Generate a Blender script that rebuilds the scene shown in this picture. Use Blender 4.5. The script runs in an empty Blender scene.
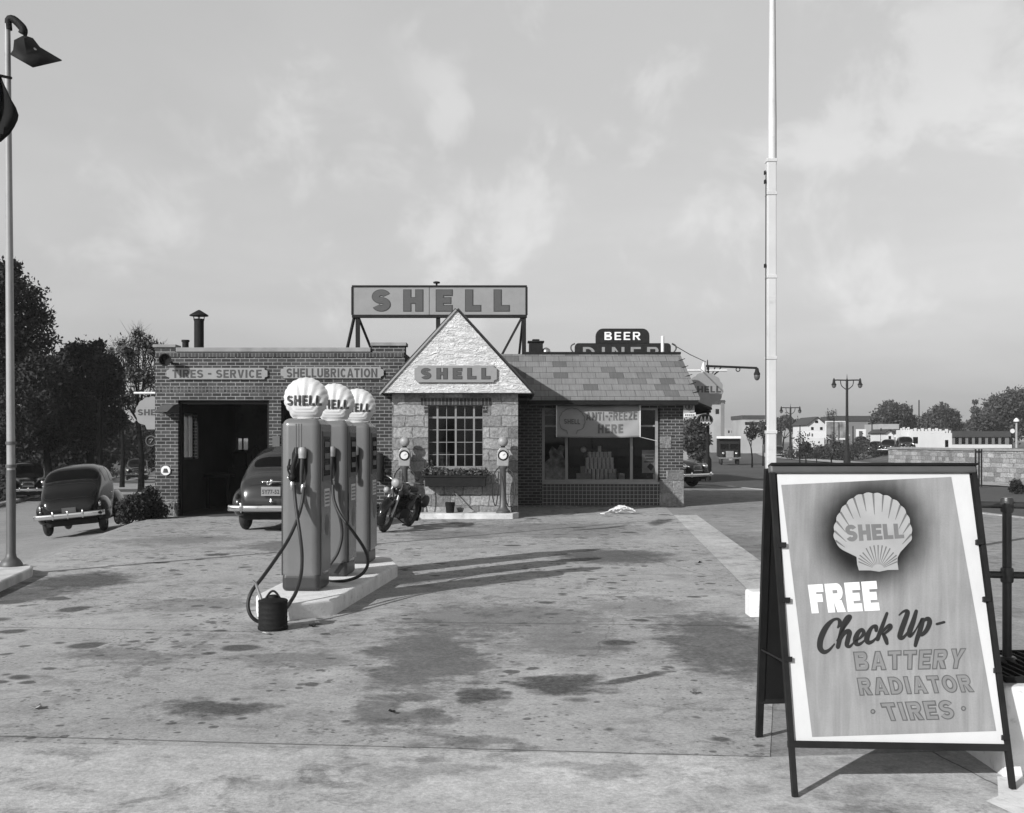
import bpy, bmesh, math, random
import numpy as np
from mathutils import Vector, Matrix, Euler, noise as mnoise

R = math.radians
HAZE = .0003
random.seed(7)
E, F, CX, HY = 1.85, 1100.0, 512.0, 440.0      # eye height, focal length in pixels, centre column, horizon row
sc = bpy.context.scene
COL = sc.collection

def P(px, py, d): return Vector(((px - CX) / F * d, d, E - (py - HY) / F * d))
def X(px, d): return (px - CX) / F * d
def Z(py, d): return E - (py - HY) / F * d
def G(px, py, z=0.0):
    d = (E - z) * F / (py - HY)
    return Vector(((px - CX) / F * d, d, z))

# ------------------------------------------------------------------ materials
MATS = {}
class N:
    """small node-graph helper"""
    def __init__(s, tree): s.t = tree; s.n = tree.nodes; s.l = tree.links
    def new(s, typ, **kw):
        n = s.n.new(typ)
        for k, v in kw.items(): setattr(n, k, v)
        return n
    def link(s, a, b): s.l.new(a, b)
    def put(s, sock, v):
        if hasattr(v, 'is_output'): s.l.new(v, sock)
        else: sock.default_value = v
    def math(s, op, a, b=0.0, c=0.0, clamp=False):
        m = s.n.new('ShaderNodeMath'); m.operation = op; m.use_clamp = clamp
        s.put(m.inputs[0], a); s.put(m.inputs[1], b); s.put(m.inputs[2], c)
        return m.outputs[0]
    def vmath(s, op, a, b=(0, 0, 0)):
        m = s.n.new('ShaderNodeVectorMath'); m.operation = op
        s.put(m.inputs[0], a); s.put(m.inputs[1], b)
        return m.outputs['Value'] if op in ('DOT_PRODUCT', 'LENGTH', 'DISTANCE') else m.outputs[0]
    def ramp(s, v, a, b, lo=0.0, hi=1.0, smooth=True):
        m = s.n.new('ShaderNodeMapRange'); m.interpolation_type = 'SMOOTHSTEP' if smooth else 'LINEAR'
        s.put(m.inputs[0], v); s.put(m.inputs[1], a); s.put(m.inputs[2], b); s.put(m.inputs[3], lo); s.put(m.inputs[4], hi)
        return m.outputs[0]
    def noise(s, vec, scale, detail=4.0, rough=.55, dist=0.0):
        m = s.n.new('ShaderNodeTexNoise'); s.put(m.inputs['Vector'], vec)
        m.inputs['Scale'].default_value = scale; m.inputs['Detail'].default_value = detail
        m.inputs['Roughness'].default_value = rough; m.inputs['Distortion'].default_value = dist
        return m.outputs[0]
    def mix(s, f, a, b):
        m = s.n.new('ShaderNodeMix'); m.data_type = 'FLOAT'
        s.put(m.inputs[0], f); s.put(m.inputs[2], a); s.put(m.inputs[3], b)
        return m.outputs[0]
    def xyz(s, v):
        m = s.n.new('ShaderNodeSeparateXYZ'); s.put(m.inputs[0], v); return m.outputs
    def vec(s, x, y, z=0.0):
        m = s.n.new('ShaderNodeCombineXYZ')
        for i, v in enumerate((x, y, z)): s.put(m.inputs[i], v)
        return m.outputs[0]
    def grey(s, v):
        m = s.n.new('ShaderNodeCombineColor')
        for i in range(3): s.put(m.inputs[i], v)
        return m.outputs[0]
    def bump(s, h, strength=.5, dist=.01):
        m = s.n.new('ShaderNodeBump'); m.inputs['Strength'].default_value = strength; m.inputs['Distance'].default_value = dist
        s.put(m.inputs['Height'], h); return m.outputs[0]

def base_mat(name):
    m = bpy.data.materials.new(name); m.use_nodes = True
    g = N(m.node_tree)
    b = g.n['Principled BSDF']; MATS[name] = m
    return m, g, b

def mat(name, col, rough=.6, var=.15, scale=4.0, metal=0.0, bump=0.0, bscale=60.0, spec=.5, grime=0.0):
    if name in MATS: return MATS[name]
    m, g, b = base_mat(name)
    tc = g.new('ShaderNodeTexCoord').outputs['Object']
    n1 = g.noise(tc, scale, 5)
    v = g.ramp(n1, .3, .7, 1 - var, 1 + var, False)
    c = g.math('MULTIPLY', v, col)
    if grime:
        n2 = g.noise(tc, scale * 3.1, 6, .7)
        c = g.math('MULTIPLY', c, g.ramp(n2, .52, .75, 1.0, 1 - grime))
    g.put(b.inputs['Base Color'], g.grey(c))
    b.inputs['Roughness'].default_value = rough; b.inputs['Metallic'].default_value = metal
    b.inputs['Specular IOR Level'].default_value = spec
    if bump:
        g.put(b.inputs['Normal'], g.bump(g.noise(tc, bscale, 4), bump, .01))
    return m

def brick_mat(name, c1, c2, mortar, w=.22, h=.078, ms=.012, bump=.6, soldier=False, rough=.85, bias=0.0, stack=False):
    m, g, b = base_mat(name)
    p = g.xyz(g.new('ShaderNodeTexCoord').outputs['Object'])
    u = g.math('ADD', p[0], p[1]); v = p[2]
    vec = g.vec(v, u) if soldier else g.vec(u, v)
    t = g.new('ShaderNodeTexBrick'); g.put(t.inputs['Vector'], vec)
    t.inputs['Color1'].default_value = (c1,) * 3 + (1,); t.inputs['Color2'].default_value = (c2,) * 3 + (1,)
    t.inputs['Mortar'].default_value = (mortar,) * 3 + (1,)
    t.inputs['Scale'].default_value = 1; t.inputs['Mortar Size'].default_value = ms; t.inputs['Mortar Smooth'].default_value = .2
    t.inputs['Bias'].default_value = bias; t.inputs['Brick Width'].default_value = w; t.inputs['Row Height'].default_value = h
    if soldier or stack: t.offset = 0
    rgb = g.new('ShaderNodeRGBToBW'); g.link(t.outputs['Color'], rgb.inputs[0])
    full = g.vec(p[0], p[1], p[2])
    c = g.math('MULTIPLY', rgb.outputs[0], g.ramp(g.noise(full, 1.3, 5), .3, .7, .75, 1.25, False))
    c = g.math('MULTIPLY', c, g.ramp(g.noise(full, 25, 3), .3, .7, .85, 1.15, False))
    g.put(b.inputs['Base Color'], g.grey(c)); b.inputs['Roughness'].default_value = rough
    hgt = g.math('ADD', g.math('MULTIPLY', t.outputs['Fac'], -1.0), g.math('MULTIPLY', g.noise(full, 60, 3), .4))
    g.put(b.inputs['Normal'], g.bump(hgt, bump, .012))
    return m

def stone_mat(name, lo, hi, mortar, sx, sz):
    m, g, b = base_mat(name)
    p = g.xyz(g.new('ShaderNodeTexCoord').outputs['Object'])
    u = g.math('ADD', p[0], p[1])
    full = g.vec(u, 0.0, p[2])
    wob = g.math('MULTIPLY', g.math('SUBTRACT', g.noise(full, 5, 3), .5), .10)
    vec = g.vec(g.math('ADD', u, wob), g.math('ADD', p[2], wob))
    t = g.new('ShaderNodeTexBrick'); g.put(t.inputs['Vector'], vec)
    t.inputs['Color1'].default_value = (lo,) * 3 + (1,); t.inputs['Color2'].default_value = (hi,) * 3 + (1,)
    t.inputs['Mortar'].default_value = (mortar,) * 3 + (1,)
    t.inputs['Scale'].default_value = 1; t.inputs['Mortar Size'].default_value = .016; t.inputs['Mortar Smooth'].default_value = .6
    t.inputs['Brick Width'].default_value = sx; t.inputs['Row Height'].default_value = sz
    t.offset = .37; t.squash = 1.7; t.squash_frequency = 3
    bw = g.new('ShaderNodeRGBToBW'); g.link(t.outputs['Color'], bw.inputs[0])
    rough = g.noise(full, 14, 6, .7)
    c = g.math('MULTIPLY', bw.outputs[0], g.ramp(rough, .3, .7, .5, 1.5, False))
    c = g.math('MULTIPLY', c, g.ramp(g.noise(full, 2.2, 4), .3, .7, .8, 1.2, False))
    g.put(b.inputs['Base Color'], g.grey(c)); b.inputs['Roughness'].default_value = .9
    h = g.math('ADD', g.math('MULTIPLY', t.outputs['Fac'], -.8), g.math('MULTIPLY', rough, 1.6))
    g.put(b.inputs['Normal'], g.bump(h, .9, .03))
    return m

def glass_mat(name, tint=.85, refl=1.0):
    m = bpy.data.materials.new(name); m.use_nodes = True; MATS[name] = m
    g = N(m.node_tree); g.n.clear()
    o = g.new('ShaderNodeOutputMaterial'); tr = g.new('ShaderNodeBsdfTransparent'); gl = g.new('ShaderNodeBsdfGlossy')
    tr.inputs[0].default_value = (tint,) * 3 + (1,); gl.inputs['Roughness'].default_value = .03
    fr = g.new('ShaderNodeFresnel'); fr.inputs[0].default_value = 1.5
    mx = g.new('ShaderNodeMixShader'); g.put(mx.inputs[0], g.math('MULTIPLY', fr.outputs[0], refl))
    g.link(tr.outputs[0], mx.inputs[1]); g.link(gl.outputs[0], mx.inputs[2]); g.link(mx.outputs[0], o.inputs[0])
    return m

# ------------------------------------------------------------------ mesh building
class MB:
    def __init__(s): s.v = []; s.f = []
    def add(s, verts, faces):
        o = len(s.v); s.v.extend([Vector(p) for p in verts]); s.f.extend([tuple(i + o for i in f) for f in faces]); return s
    def box(s, x0, x1, y0, y1, z0, z1):
        vs = [(x, y, z) for z in (z0, z1) for y in (y0, y1) for x in (x0, x1)]
        return s.add(vs, [(0, 2, 3, 1), (4, 5, 7, 6), (0, 1, 5, 4), (2, 6, 7, 3), (0, 4, 6, 2), (1, 3, 7, 5)])
    def beam(s, a, b, w, h=None, up=(0, 0, 1)):
        a, b = Vector(a), Vector(b); h = h or w
        t = (b - a).normalized(); u = Vector(up)
        if abs(t.dot(u)) > .98: u = Vector((0, 1, 0))
        r = t.cross(u).normalized(); q = r.cross(t).normalized()
        vs = [c + r * sx * w / 2 + q * sy * h / 2 for c in (a, b) for sx, sy in ((-1, -1), (1, -1), (1, 1), (-1, 1))]
        return s.add(vs, [(3, 2, 1, 0), (4, 5, 6, 7), (0, 1, 5, 4), (1, 2, 6, 5), (2, 3, 7, 6), (3, 0, 4, 7)])
    def tube(s, pts, r, n=8, cap=True, smooth=0):
        pts = [Vector(p) for p in pts]
        if smooth: pts = catmull(pts, smooth)
        k = len(pts); rs = r if isinstance(r, (list, tuple)) else [r] * k
        if len(rs) != k: rs = [rs[0] + (rs[-1] - rs[0]) * i / (k - 1) for i in range(k)]
        ref = None; vs = []
        for i, p in enumerate(pts):
            t = (pts[min(i + 1, k - 1)] - pts[max(i - 1, 0)]).normalized()
            if ref is None:
                ref = Vector((0, 0, 1)) if abs(t.z) < .9 else Vector((1, 0, 0))
            a = (ref - t * ref.dot(t)).normalized(); b = t.cross(a); ref = a
            for j in range(n):
                an = 2 * math.pi * j / n
                vs.append(p + (a * math.cos(an) + b * math.sin(an)) * rs[i])
        fs = []
        for i in range(k - 1):
            for j in range(n):
                fs.append((i * n + j, i * n + (j + 1) % n, (i + 1) * n + (j + 1) % n, (i + 1) * n + j))
        if cap: fs.append(tuple(range(n - 1, -1, -1))); fs.append(tuple((k - 1) * n + j for j in range(n)))
        return s.add(vs, fs)
    def lathe(s, prof, o=(0, 0, 0), n=24, axis='z', cap=True):
        o = Vector(o); vs = []
        for r, h in prof:
            for j in range(n):
                a = 2 * math.pi * j / n; c, q = math.cos(a) * r, math.sin(a) * r
                vs.append(o + Vector({'z': (c, q, h), 'y': (c, h, q), 'x': (h, c, q)}[axis]))
        k = len(prof); fs = []
        for i in range(k - 1):
            for j in range(n):
                fs.append((i * n + j, i * n + (j + 1) % n, (i + 1) * n + (j + 1) % n, (i + 1) * n + j))
        if cap: fs.append(tuple(range(n - 1, -1, -1))); fs.append(tuple((k - 1) * n + j for j in range(n)))
        return s.add(vs, fs)
    def prism(s, poly, a, b, plane='xz'):
        """poly extruded; plane xz -> along y from a to b, xy -> along z, yz -> along x"""
        def m(p, t): return {'xz': (p[0], t, p[1]), 'xy': (p[0], p[1], t), 'yz': (t, p[0], p[1])}[plane]
        n = len(poly); vs = [m(p, a) for p in poly] + [m(p, b) for p in poly]
        fs = [tuple(range(n)), tuple(range(2 * n - 1, n - 1, -1))] + [(i, n + i, n + (i + 1) % n, (i + 1) % n) for i in range(n)]
        return s.add(vs, fs)
    def ball(s, c, r, n=14, m=10, zmin=None):
        c = Vector(c); r = Vector(r) if not isinstance(r, (int, float)) else Vector((r, r, r)); vs = []
        for i in range(m + 1):
            th = math.pi * i / m
            for j in range(n):
                a = 2 * math.pi * j / n
                z = c.z + r.z * math.cos(th)
                if zmin is not None: z = max(z, zmin)
                vs.append((c.x + r.x * math.sin(th) * math.cos(a), c.y + r.y * math.sin(th) * math.sin(a), z))
        fs = [(i * n + j, (i + 1) * n + j, (i + 1) * n + (j + 1) % n, i * n + (j + 1) % n) for i in range(m) for j in range(n)]
        return s.add(vs, fs)
    def torus(s, c, Rr, r, axis='x', n=28, m=10, sq=1.0):
        c = Vector(c); vs = []
        for i in range(n):
            a = 2 * math.pi * i / n
            for j in range(m):
                b = 2 * math.pi * j / m; q = Rr + r * math.cos(b); h = r * sq * math.sin(b)
                u, w = q * math.cos(a), q * math.sin(a)
                vs.append(c + Vector({'x': (h, u, w), 'y': (u, h, w), 'z': (u, w, h)}[axis]))
        fs = [(i * m + j, i * m + (j + 1) % m, ((i + 1) % n) * m + (j + 1) % m, ((i + 1) % n) * m + j) for i in range(n) for j in range(m)]
        return s.add(vs, fs)
    def xf(s, M, start=0):
        for i in range(start, len(s.v)): s.v[i] = M @ s.v[i]
        return s
    def build(s, name, m, parent=None, smooth=None, bevel=0.0, seg=2, local=False):
        me = bpy.data.meshes.new(name); me.from_pydata([tuple(p) for p in s.v], [], s.f)
        bm = bmesh.new(); bm.from_mesh(me)
        bmesh.ops.remove_doubles(bm, verts=bm.verts, dist=1e-5)
        bmesh.ops.recalc_face_normals(bm, faces=bm.faces); bm.to_mesh(me); bm.free()
        return link(name, me, m, parent, smooth, bevel, seg, local)

def link(name, me, m, parent=None, smooth=None, bevel=0.0, seg=2, local=False):
    o = bpy.data.objects.new(name, me); COL.objects.link(o)
    if m is not None: me.materials.append(m)
    if smooth is not None:
        me.polygons.foreach_set('use_smooth', [True] * len(me.polygons))
        me.set_sharp_from_angle(angle=R(smooth))
    if bevel:
        b = o.modifiers.new('edge', 'BEVEL'); b.width = bevel; b.segments = seg; b.limit_method = 'ANGLE'; b.angle_limit = R(35)
    if parent is not None: adopt(o, parent, local)
    return o

ROOT = {}
def adopt(o, parent, local=False):
    o.parent = parent
    if not local:
        loc = ROOT.get(parent.name_full)
        if loc is not None: o.matrix_parent_inverse = loc.inverted()

def tag(o, label=None, cat=None, group=None, kind=None):
    if label: o['label'] = label
    if cat: o['category'] = cat
    if group: o['group'] = group
    if kind: o['kind'] = kind
    return o

def thing(name, label, cat, loc=(0, 0, 0), rz=0.0, group=None):
    o = bpy.data.objects.new(name, None); COL.objects.link(o); o.empty_display_size = .2
    o.location = loc; o.rotation_euler = (0, 0, rz)
    ROOT[o.name_full] = Matrix.Translation(Vector(loc)) @ Matrix.Rotation(rz, 4, 'Z')
    return tag(o, label, cat, group)

def copy_tree(o, parent=None):
    c = o.copy(); COL.objects.link(c)
    if parent is not None:
        c.parent = parent; c.matrix_parent_inverse = o.matrix_parent_inverse.copy()
    for ch in list(o.children): copy_tree(ch, c)
    return c

def catmull(pts, k):
    out = []; n = len(pts)
    for i in range(n - 1):
        p0, p1, p2, p3 = pts[max(i - 1, 0)], pts[i], pts[i + 1], pts[min(i + 2, n - 1)]
        for j in range(k):
            t = j / k
            out.append(.5 * ((2 * p1) + (p2 - p0) * t + (2 * p0 - 5 * p1 + 4 * p2 - p3) * t * t + (3 * p1 - p0 - 3 * p2 + p3) * t ** 3))
    out.append(pts[-1]); return out

# text: returns verts normalised to the unit square, faces, natural aspect
TXT = {}
def text_geo(s, offset=.03, spacing=1.0, extrude=0.0, res=3):
    key = (s, offset, spacing, extrude)
    if key in TXT: return TXT[key]
    cu = bpy.data.curves.new('t', 'FONT'); cu.body = s; cu.size = 1; cu.offset = offset; cu.space_character = spacing; cu.resolution_u = res
    cu.extrude = extrude
    ob = bpy.data.objects.new('t', cu); COL.objects.link(ob)
    dg = bpy.context.evaluated_depsgraph_get(); dg.update()
    ev = ob.evaluated_get(dg); me = ev.to_mesh()
    vs = [v.co.copy() for v in me.vertices]; fs = [tuple(p.vertices) for p in me.polygons]
    ev.to_mesh_clear(); bpy.data.objects.remove(ob); bpy.data.curves.remove(cu)
    x0 = min(v.x for v in vs); x1 = max(v.x for v in vs); y0 = min(v.y for v in vs); y1 = max(v.y for v in vs)
    us = [((v.x - x0) / (x1 - x0), (v.y - y0) / (y1 - y0), v.z) for v in vs]
    TXT[key] = (us, fs, (x1 - x0) / (y1 - y0)); return TXT[key]

# block lettering drawn stroke by stroke (bold sign painter's gothic); no two pieces overlap
GW = dict(S=.66, H=.70, E=.58, L=.55, T=.62, I=.26, R=.68, V=.70, C=.66, U=.68, B=.66, A=.74, O=.76, N=.72, F=.56, Z=.60, D=.68, Y=.70)
GW['-'] = .36; GW[' '] = .26
def arc(cx, cy, rx, ry, a0, a1, n=14): return [(cx + rx * math.cos(R(a0 + (a1 - a0) * i / n)), cy + ry * math.sin(R(a0 + (a1 - a0) * i / n))) for i in range(n + 1)]
def band(path, s):
    """quads along a centre line, s wide"""
    L, Rr = [], []; n = len(path)
    for i, p in enumerate(path):
        a, b = path[max(i - 1, 0)], path[min(i + 1, n - 1)]; dx, dy = b[0] - a[0], b[1] - a[1]; l = math.hypot(dx, dy) or 1
        L.append((p[0] - dy / l * s / 2, p[1] + dx / l * s / 2)); Rr.append((p[0] + dy / l * s / 2, p[1] - dx / l * s / 2))
    return [[L[i], Rr[i], Rr[i + 1], L[i + 1]] for i in range(n - 1)]
def ring(o, i): return [[o[k], o[k + 1], i[k + 1], i[k]] for k in range(len(o) - 1)]
def glyph(c, w, s):
    h = min(s, .30); r = lambda x0, x1, y0, y1: [(x0, y0), (x1, y0), (x1, y1), (x0, y1)]
    if c == 'I': return [r(w / 2 - s / 2, w / 2 + s / 2, 0, 1)]
    if c == '-': return [r(0, w, .40, .40 + h)]
    if c == 'L': return [r(0, s, 0, 1), r(s, w, 0, h)]
    if c == 'F': return [r(0, s, 0, 1), r(s, w, 1 - h, 1), r(s, w * .88, .52 - h / 2, .52 + h / 2)]
    if c == 'E': return [r(0, s, 0, 1), r(s, w, 1 - h, 1), r(s, w * .92, .5 - h / 2, .5 + h / 2), r(s, w, 0, h)]
    if c == 'H': return [r(0, s, 0, 1), r(w - s, w, 0, 1), r(s, w - s, .5 - h / 2, .5 + h / 2)]
    if c == 'T': return [r(0, w, 1 - h, 1), r(w / 2 - s / 2, w / 2 + s / 2, 0, 1 - h)]
    if c == 'N': return [r(0, s, 0, 1), r(w - s, w, 0, 1), [(s, 1), (s, 1 - s * 1.3), (w - s, 0), (w - s, s * 1.3)]]
    if c == 'Z': return [r(0, w, 1 - h, 1), r(0, w, 0, h), [(0, h), (s * 1.2, h), (w, 1 - h), (w - s * 1.2, 1 - h)]]
    if c == 'V': return [[(0, 1), (w / 2 - s * .55, 0), (w / 2, 0), (w / 2, s * 1.0), (s * 1.08, 1)], [(w, 1), (w - s * 1.08, 1), (w / 2, s * 1.0), (w / 2, 0), (w / 2 + s * .55, 0)]]
    if c == 'A':
        q = lambda y: (w / 2 - s * .5) * y                   # outer left edge at height y
        iw = lambda y: (w / 2 - s * 1.08) * (1 - y / .82)    # half width of the counter
        y0, y1 = .20, .20 + h * .8
        P_ = [[(0, 0), (s * 1.08, 0), (w / 2 - iw(y0), y0), (q(y0), y0)], [(w, 0), (w - q(y0), y0), (w / 2 + iw(y0), y0), (w - s * 1.08, 0)], [(q(y0), y0), (w - q(y0), y0), (w - q(y1), y1), (q(y1), y1)]]
        if y1 < .8: P_ += [[(q(y1), y1), (w / 2 - iw(y1), y1), (w / 2, .82), (q(.82), .82)], [(w - q(y1), y1), (w - q(.82), .82), (w / 2, .82), (w / 2 + iw(y1), y1)], [(q(.82), .82), (w / 2, .82), (w - q(.82), .82), (w / 2 + s * .5, 1), (w / 2 - s * .5, 1)]]
        return P_
    if c == 'Y': return [r(w / 2 - s / 2, w / 2 + s / 2, 0, .42), [(0, 1), (w / 2 - s / 2, .42), (w / 2, .42), (w / 2, .42 + s * .9), (s * 1.12, 1)], [(w, 1), (w - s * 1.12, 1), (w / 2, .42 + s * .9), (w / 2, .42), (w / 2 + s / 2, .42)]]
    if c == 'O': return ring(arc(w / 2, .5, w / 2, .5, 0, 360, 32), arc(w / 2, .5, w / 2 - s, .5 - h, 0, 360, 32))
    if c == 'C': return ring(arc(w / 2, .5, w / 2, .5, 38, 322, 28), arc(w / 2, .5, w / 2 - s, .5 - h, 38, 322, 28))
    if c == 'U': return [r(0, s, .36, 1), r(w - s, w, .36, 1)] + ring(arc(w / 2, .36, w / 2, .36, 180, 360, 18), arc(w / 2, .36, w / 2 - s, .36 - h * .98, 180, 360, 18))
    if c == 'D': return [r(0, s, 0, 1)] + ring([(s, 1)] + arc(w * .42, .5, w * .58, .5, 90, -90, 20) + [(s, 0)], [(s, 1 - h)] + arc(w * .42, .5, w * .58 - s, .5 - h, 90, -90, 20) + [(s, h)])
    def bowl(y0, y1, ww):
        m, k = (y0 + y1) / 2, (y1 - y0) / 2; hh = min(h, k * .8)
        return ring([(s, y1)] + arc(ww - k * .72, m, k * .72, k, 90, -90, 14) + [(s, y0)], [(s, y1 - hh)] + arc(ww - k * .72, m, max(k * .72 - s, .01), max(k - hh, .005), 90, -90, 14) + [(s, y0 + hh)])
    if c == 'B': return [r(0, s, 0, 1)] + bowl(.515, 1, w * .94) + bowl(0, .51, w)
    if c == 'R': return [r(0, s, 0, 1)] + bowl(.42, 1, w * .96) + [[(w * .38, .418), (w * .38 + s * 1.15, .418), (w, 0), (w - s * 1.2, 0)]]
    if c == 'S':
        cy1, cy0, ry = .75 - h / 4, .25 + h / 4, .25 - h / 4
        return band(arc(w / 2, cy1, w / 2 - s / 2, ry, 22, 268, 22) + arc(w / 2, cy0, w / 2 - s / 2, ry, 88, -158, 22), min(s, h * 1.02))
    return []
def block_geo(txt, weight=.22, gap=.13, grow=0.0):
    """unit-square verts, faces; grow>0 gives the same letters with every edge moved out"""
    out = []; x = 0.0
    for c in txt:
        w = GW[c]; e = grow
        for poly in glyph(c, w + 2 * e, weight + 2 * e): out.append([(x - e + a, -e + b * (1 + 2 * e)) for a, b in poly])
        x += w + gap
    tw = x - gap
    vs, fs = [], []
    for poly in out:
        fs.append(tuple(range(len(vs), len(vs) + len(poly)))); vs += [(a / tw, b, 0.0) for a, b in poly]
    return vs, fs
def solid(vs, fs):
    """unit geometry to closed prisms with third coordinate -.5 / .5"""
    V, Fc = [], []
    for f in fs:
        o = len(V); n = len(f)
        V += [(vs[i][0], vs[i][1], .5) for i in f] + [(vs[i][0], vs[i][1], -.5) for i in f]
        Fc += [tuple(o + i for i in range(n)), tuple(o + 2 * n - 1 - i for i in range(n))] + [(o + i, o + n + i, o + n + (i + 1) % n, o + (i + 1) % n) for i in range(n)]
    return V, Fc

def wall_text(s, x0, x1, z0, z1, y, m, parent, name='lettering', weight=.22, gap=.13, depth=.006, grow=0.0):
    """raised letters on a wall facing -Y, filling the given rectangle"""
    us, fs = solid(*block_geo(s, weight, gap, grow))
    mb = MB(); mb.add([(x0 + u * (x1 - x0), y - depth / 2 - w * depth, z0 + v * (z1 - z0)) for u, v, w in us], fs)
    return mb.build(name, m, parent)

def rough_poly(p, amp, step):
    return p

# ------------------------------------------------------------------ palette
M_brick = brick_mat('dark_brick', .010, .042, .20, .225, .083, .008)
M_brick_d = brick_mat('shop_brick', .014, .045, .17, .225, .083, .009)
M_soldier = brick_mat('soldier_brick', .014, .05, .11, .22, .086, .011, soldier=True)
M_tile = brick_mat('glazed_tile', .012, .025, .24, .11, .11, .009, rough=.35, stack=True)

M_stone = stone_mat('rubble_stone', .13, .29, .15, .46, .27)
M_stone2 = stone_mat('pillar_stone', .12, .2, .25, .5, .36)
M_wallst = stone_mat('field_stone', .13, .30, .16, .36, .21)
M_white = mat('white_paint', .58, .5, .08, 6, bump=.1)
M_whitec = mat('white_concrete', .62, .85, .12, 5, bump=.35, bscale=50, grime=.35)
M_coping = mat('coping_stone', .2, .8, .2, 3, bump=.2)
M_conc = mat('pad_concrete', .48, .9, .25, 3, bump=.3, grime=.3)
M_black = mat('black_metal', .012, .6, .3, 8, spec=.2, grime=.0)
M_iron = mat('dark_iron', .012, .7, .2, 8, bump=.15, spec=.15)
M_rail = mat('railing_paint', .03, .35, .3, 8, bump=.2, bscale=90)
M_grey = mat('grey_metal', .07, .5, .15, 6)
M_signface = mat('enamel_sign', .22, .35, .06, 3, grime=.1)
M_signlet = mat('sign_letters', .065, .4, .06, 3)
M_platelet = mat('plank_letters', .04, .45, .08, 3)
M_signdark = mat('sign_outline', .03, .4, .05, 3)
M_sfont = mat('pale_letters', .7, .4, .05, 3)
M_frame = mat('window_paint', .22, .5, .1, 6)
M_mullion = mat('steel_sash', .17, .5, .1, 6)
M_chrome = mat('chrome', .75, .12, .05, 3, metal=1.0)
M_steel = mat('worn_steel', .35, .35, .15, 9, metal=.8)
M_rubber = mat('black_rubber', .012, .6, .2, 10)
M_tyre = mat('tyre_rubber', .018, .75, .2, 10, bump=.3, bscale=30)
M_pump = mat('pump_enamel', .125, .25, .06, 2.5, grime=.12)
M_pumpdk = mat('pump_trim', .03, .35, .1, 4)
M_globe = mat('milk_glass', .50, .35, .03, 3)
M_glass = glass_mat('window_glass', .8, .6)
M_dkglass = mat('dark_glass', .004, .1, .1, 3, spec=.15)
M_paintA = mat('black_car_paint', .008, .12, .1, 3, spec=.4)
M_paintB = mat('grey_car_paint', .026, .2, .1, 3, spec=.5)
M_under = mat('underbody', .008, .9, .1, 3)
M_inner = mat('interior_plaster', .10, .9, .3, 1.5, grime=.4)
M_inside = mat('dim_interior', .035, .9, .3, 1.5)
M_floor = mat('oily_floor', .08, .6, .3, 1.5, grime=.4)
M_tar = mat('tar_roof', .03, .95, .3, 2, bump=.3)
M_wood = mat('weathered_wood', .12, .8, .3, 6, bump=.3)
M_trunk = mat('bark', .010, .95, .3, 6, bump=.6, bscale=20, spec=.05)
M_leaf = mat('foliage', .028, .8, .45, 1.2, spec=.15)
M_leaf2 = mat('light_foliage', .05, .8, .45, 1.2, spec=.2)
M_cloth = mat('dark_cloth', .012, .95, .2, 6, spec=.1)
M_paper = mat('poster_paper', .52, .8, .06, 1.6, bump=.5, bscale=7)
M_canvas = mat('banner_cloth', .25, .85, .06, 3)
M_canm = mat('can_label', .65, .4, .1, 12)
M_lamp = mat('lamp_paint', .25, .45, .1, 3, grime=.25)
M_pole = mat('pole_paint', .46, .5, .08, 2, grime=.2)

def stucco():
    m, g, b = base_mat('rough_stucco')
    p = g.new('ShaderNodeTexCoord').outputs['Object']
    n1 = g.noise(p, 7, 6, .6, .8); n2 = g.noise(p, 22, 4, .6)
    s = g.xyz(p)
    ridg = g.noise(g.vec(g.math('MULTIPLY', s[0], 3.0), 0.0, g.math('MULTIPLY', s[2], 9.0)), 1.3, 5, .6, 1.2)
    c = g.math('MULTIPLY', g.ramp(n1, .3, .7, .85, 1.1, False), .64)
    g.put(b.inputs['Base Color'], g.grey(c)); b.inputs['Roughness'].default_value = .95
    h = g.math('ADD', g.math('MULTIPLY', g.math('ABSOLUTE', g.math('SUBTRACT', ridg, .5)), 3.2), g.math('MULTIPLY', n2, .35))
    g.put(b.inputs['Normal'], g.bump(h, 1.0, .05)); return m
M_stucco = stucco()

def shingle():
    m, g, b = base_mat('roof_shingle')
    p = g.xyz(g.new('ShaderNodeTexCoord').outputs['Object'])
    t = g.new('ShaderNodeTexBrick'); g.put(t.inputs['Vector'], g.vec(p[0], p[2]))
    t.inputs['Color1'].default_value = (.13,) * 3 + (1,); t.inputs['Color2'].default_value = (.30,) * 3 + (1,)
    t.inputs['Mortar'].default_value = (.07,) * 3 + (1,); t.inputs['Scale'].default_value = 1
    t.inputs['Mortar Size'].default_value = .006; t.inputs['Mortar Smooth'].default_value = .1; t.inputs['Bias'].default_value = .28
    t.inputs['Brick Width'].default_value = .40; t.inputs['Row Height'].default_value = .19
    bw = g.new('ShaderNodeRGBToBW'); g.link(t.outputs['Color'], bw.inputs[0])
    q = g.ramp(bw.outputs[0], .165, .235, .078, .17, True)
    q = g.mix(t.outputs['Fac'], q, .055)
    full = g.vec(p[0], p[1], p[2])
    streak = g.noise(g.vec(g.math('MULTIPLY', p[0], 30.0), p[1], g.math('MULTIPLY', p[2], 1.5)), 1.0, 3)
    c = g.math('MULTIPLY', q, g.ramp(streak, .3, .7, .85, 1.12, False))
    c = g.math('MULTIPLY', c, g.ramp(g.noise(full, .9, 4), .3, .7, .88, 1.12, False))
    g.put(b.inputs['Base Color'], g.grey(c)); b.inputs['Roughness'].default_value = .9
    g.put(b.inputs['Normal'], g.bump(g.math('MULTIPLY', t.outputs['Fac'], -1.0), .7, .012)); return m
M_shingle = shingle()

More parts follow.
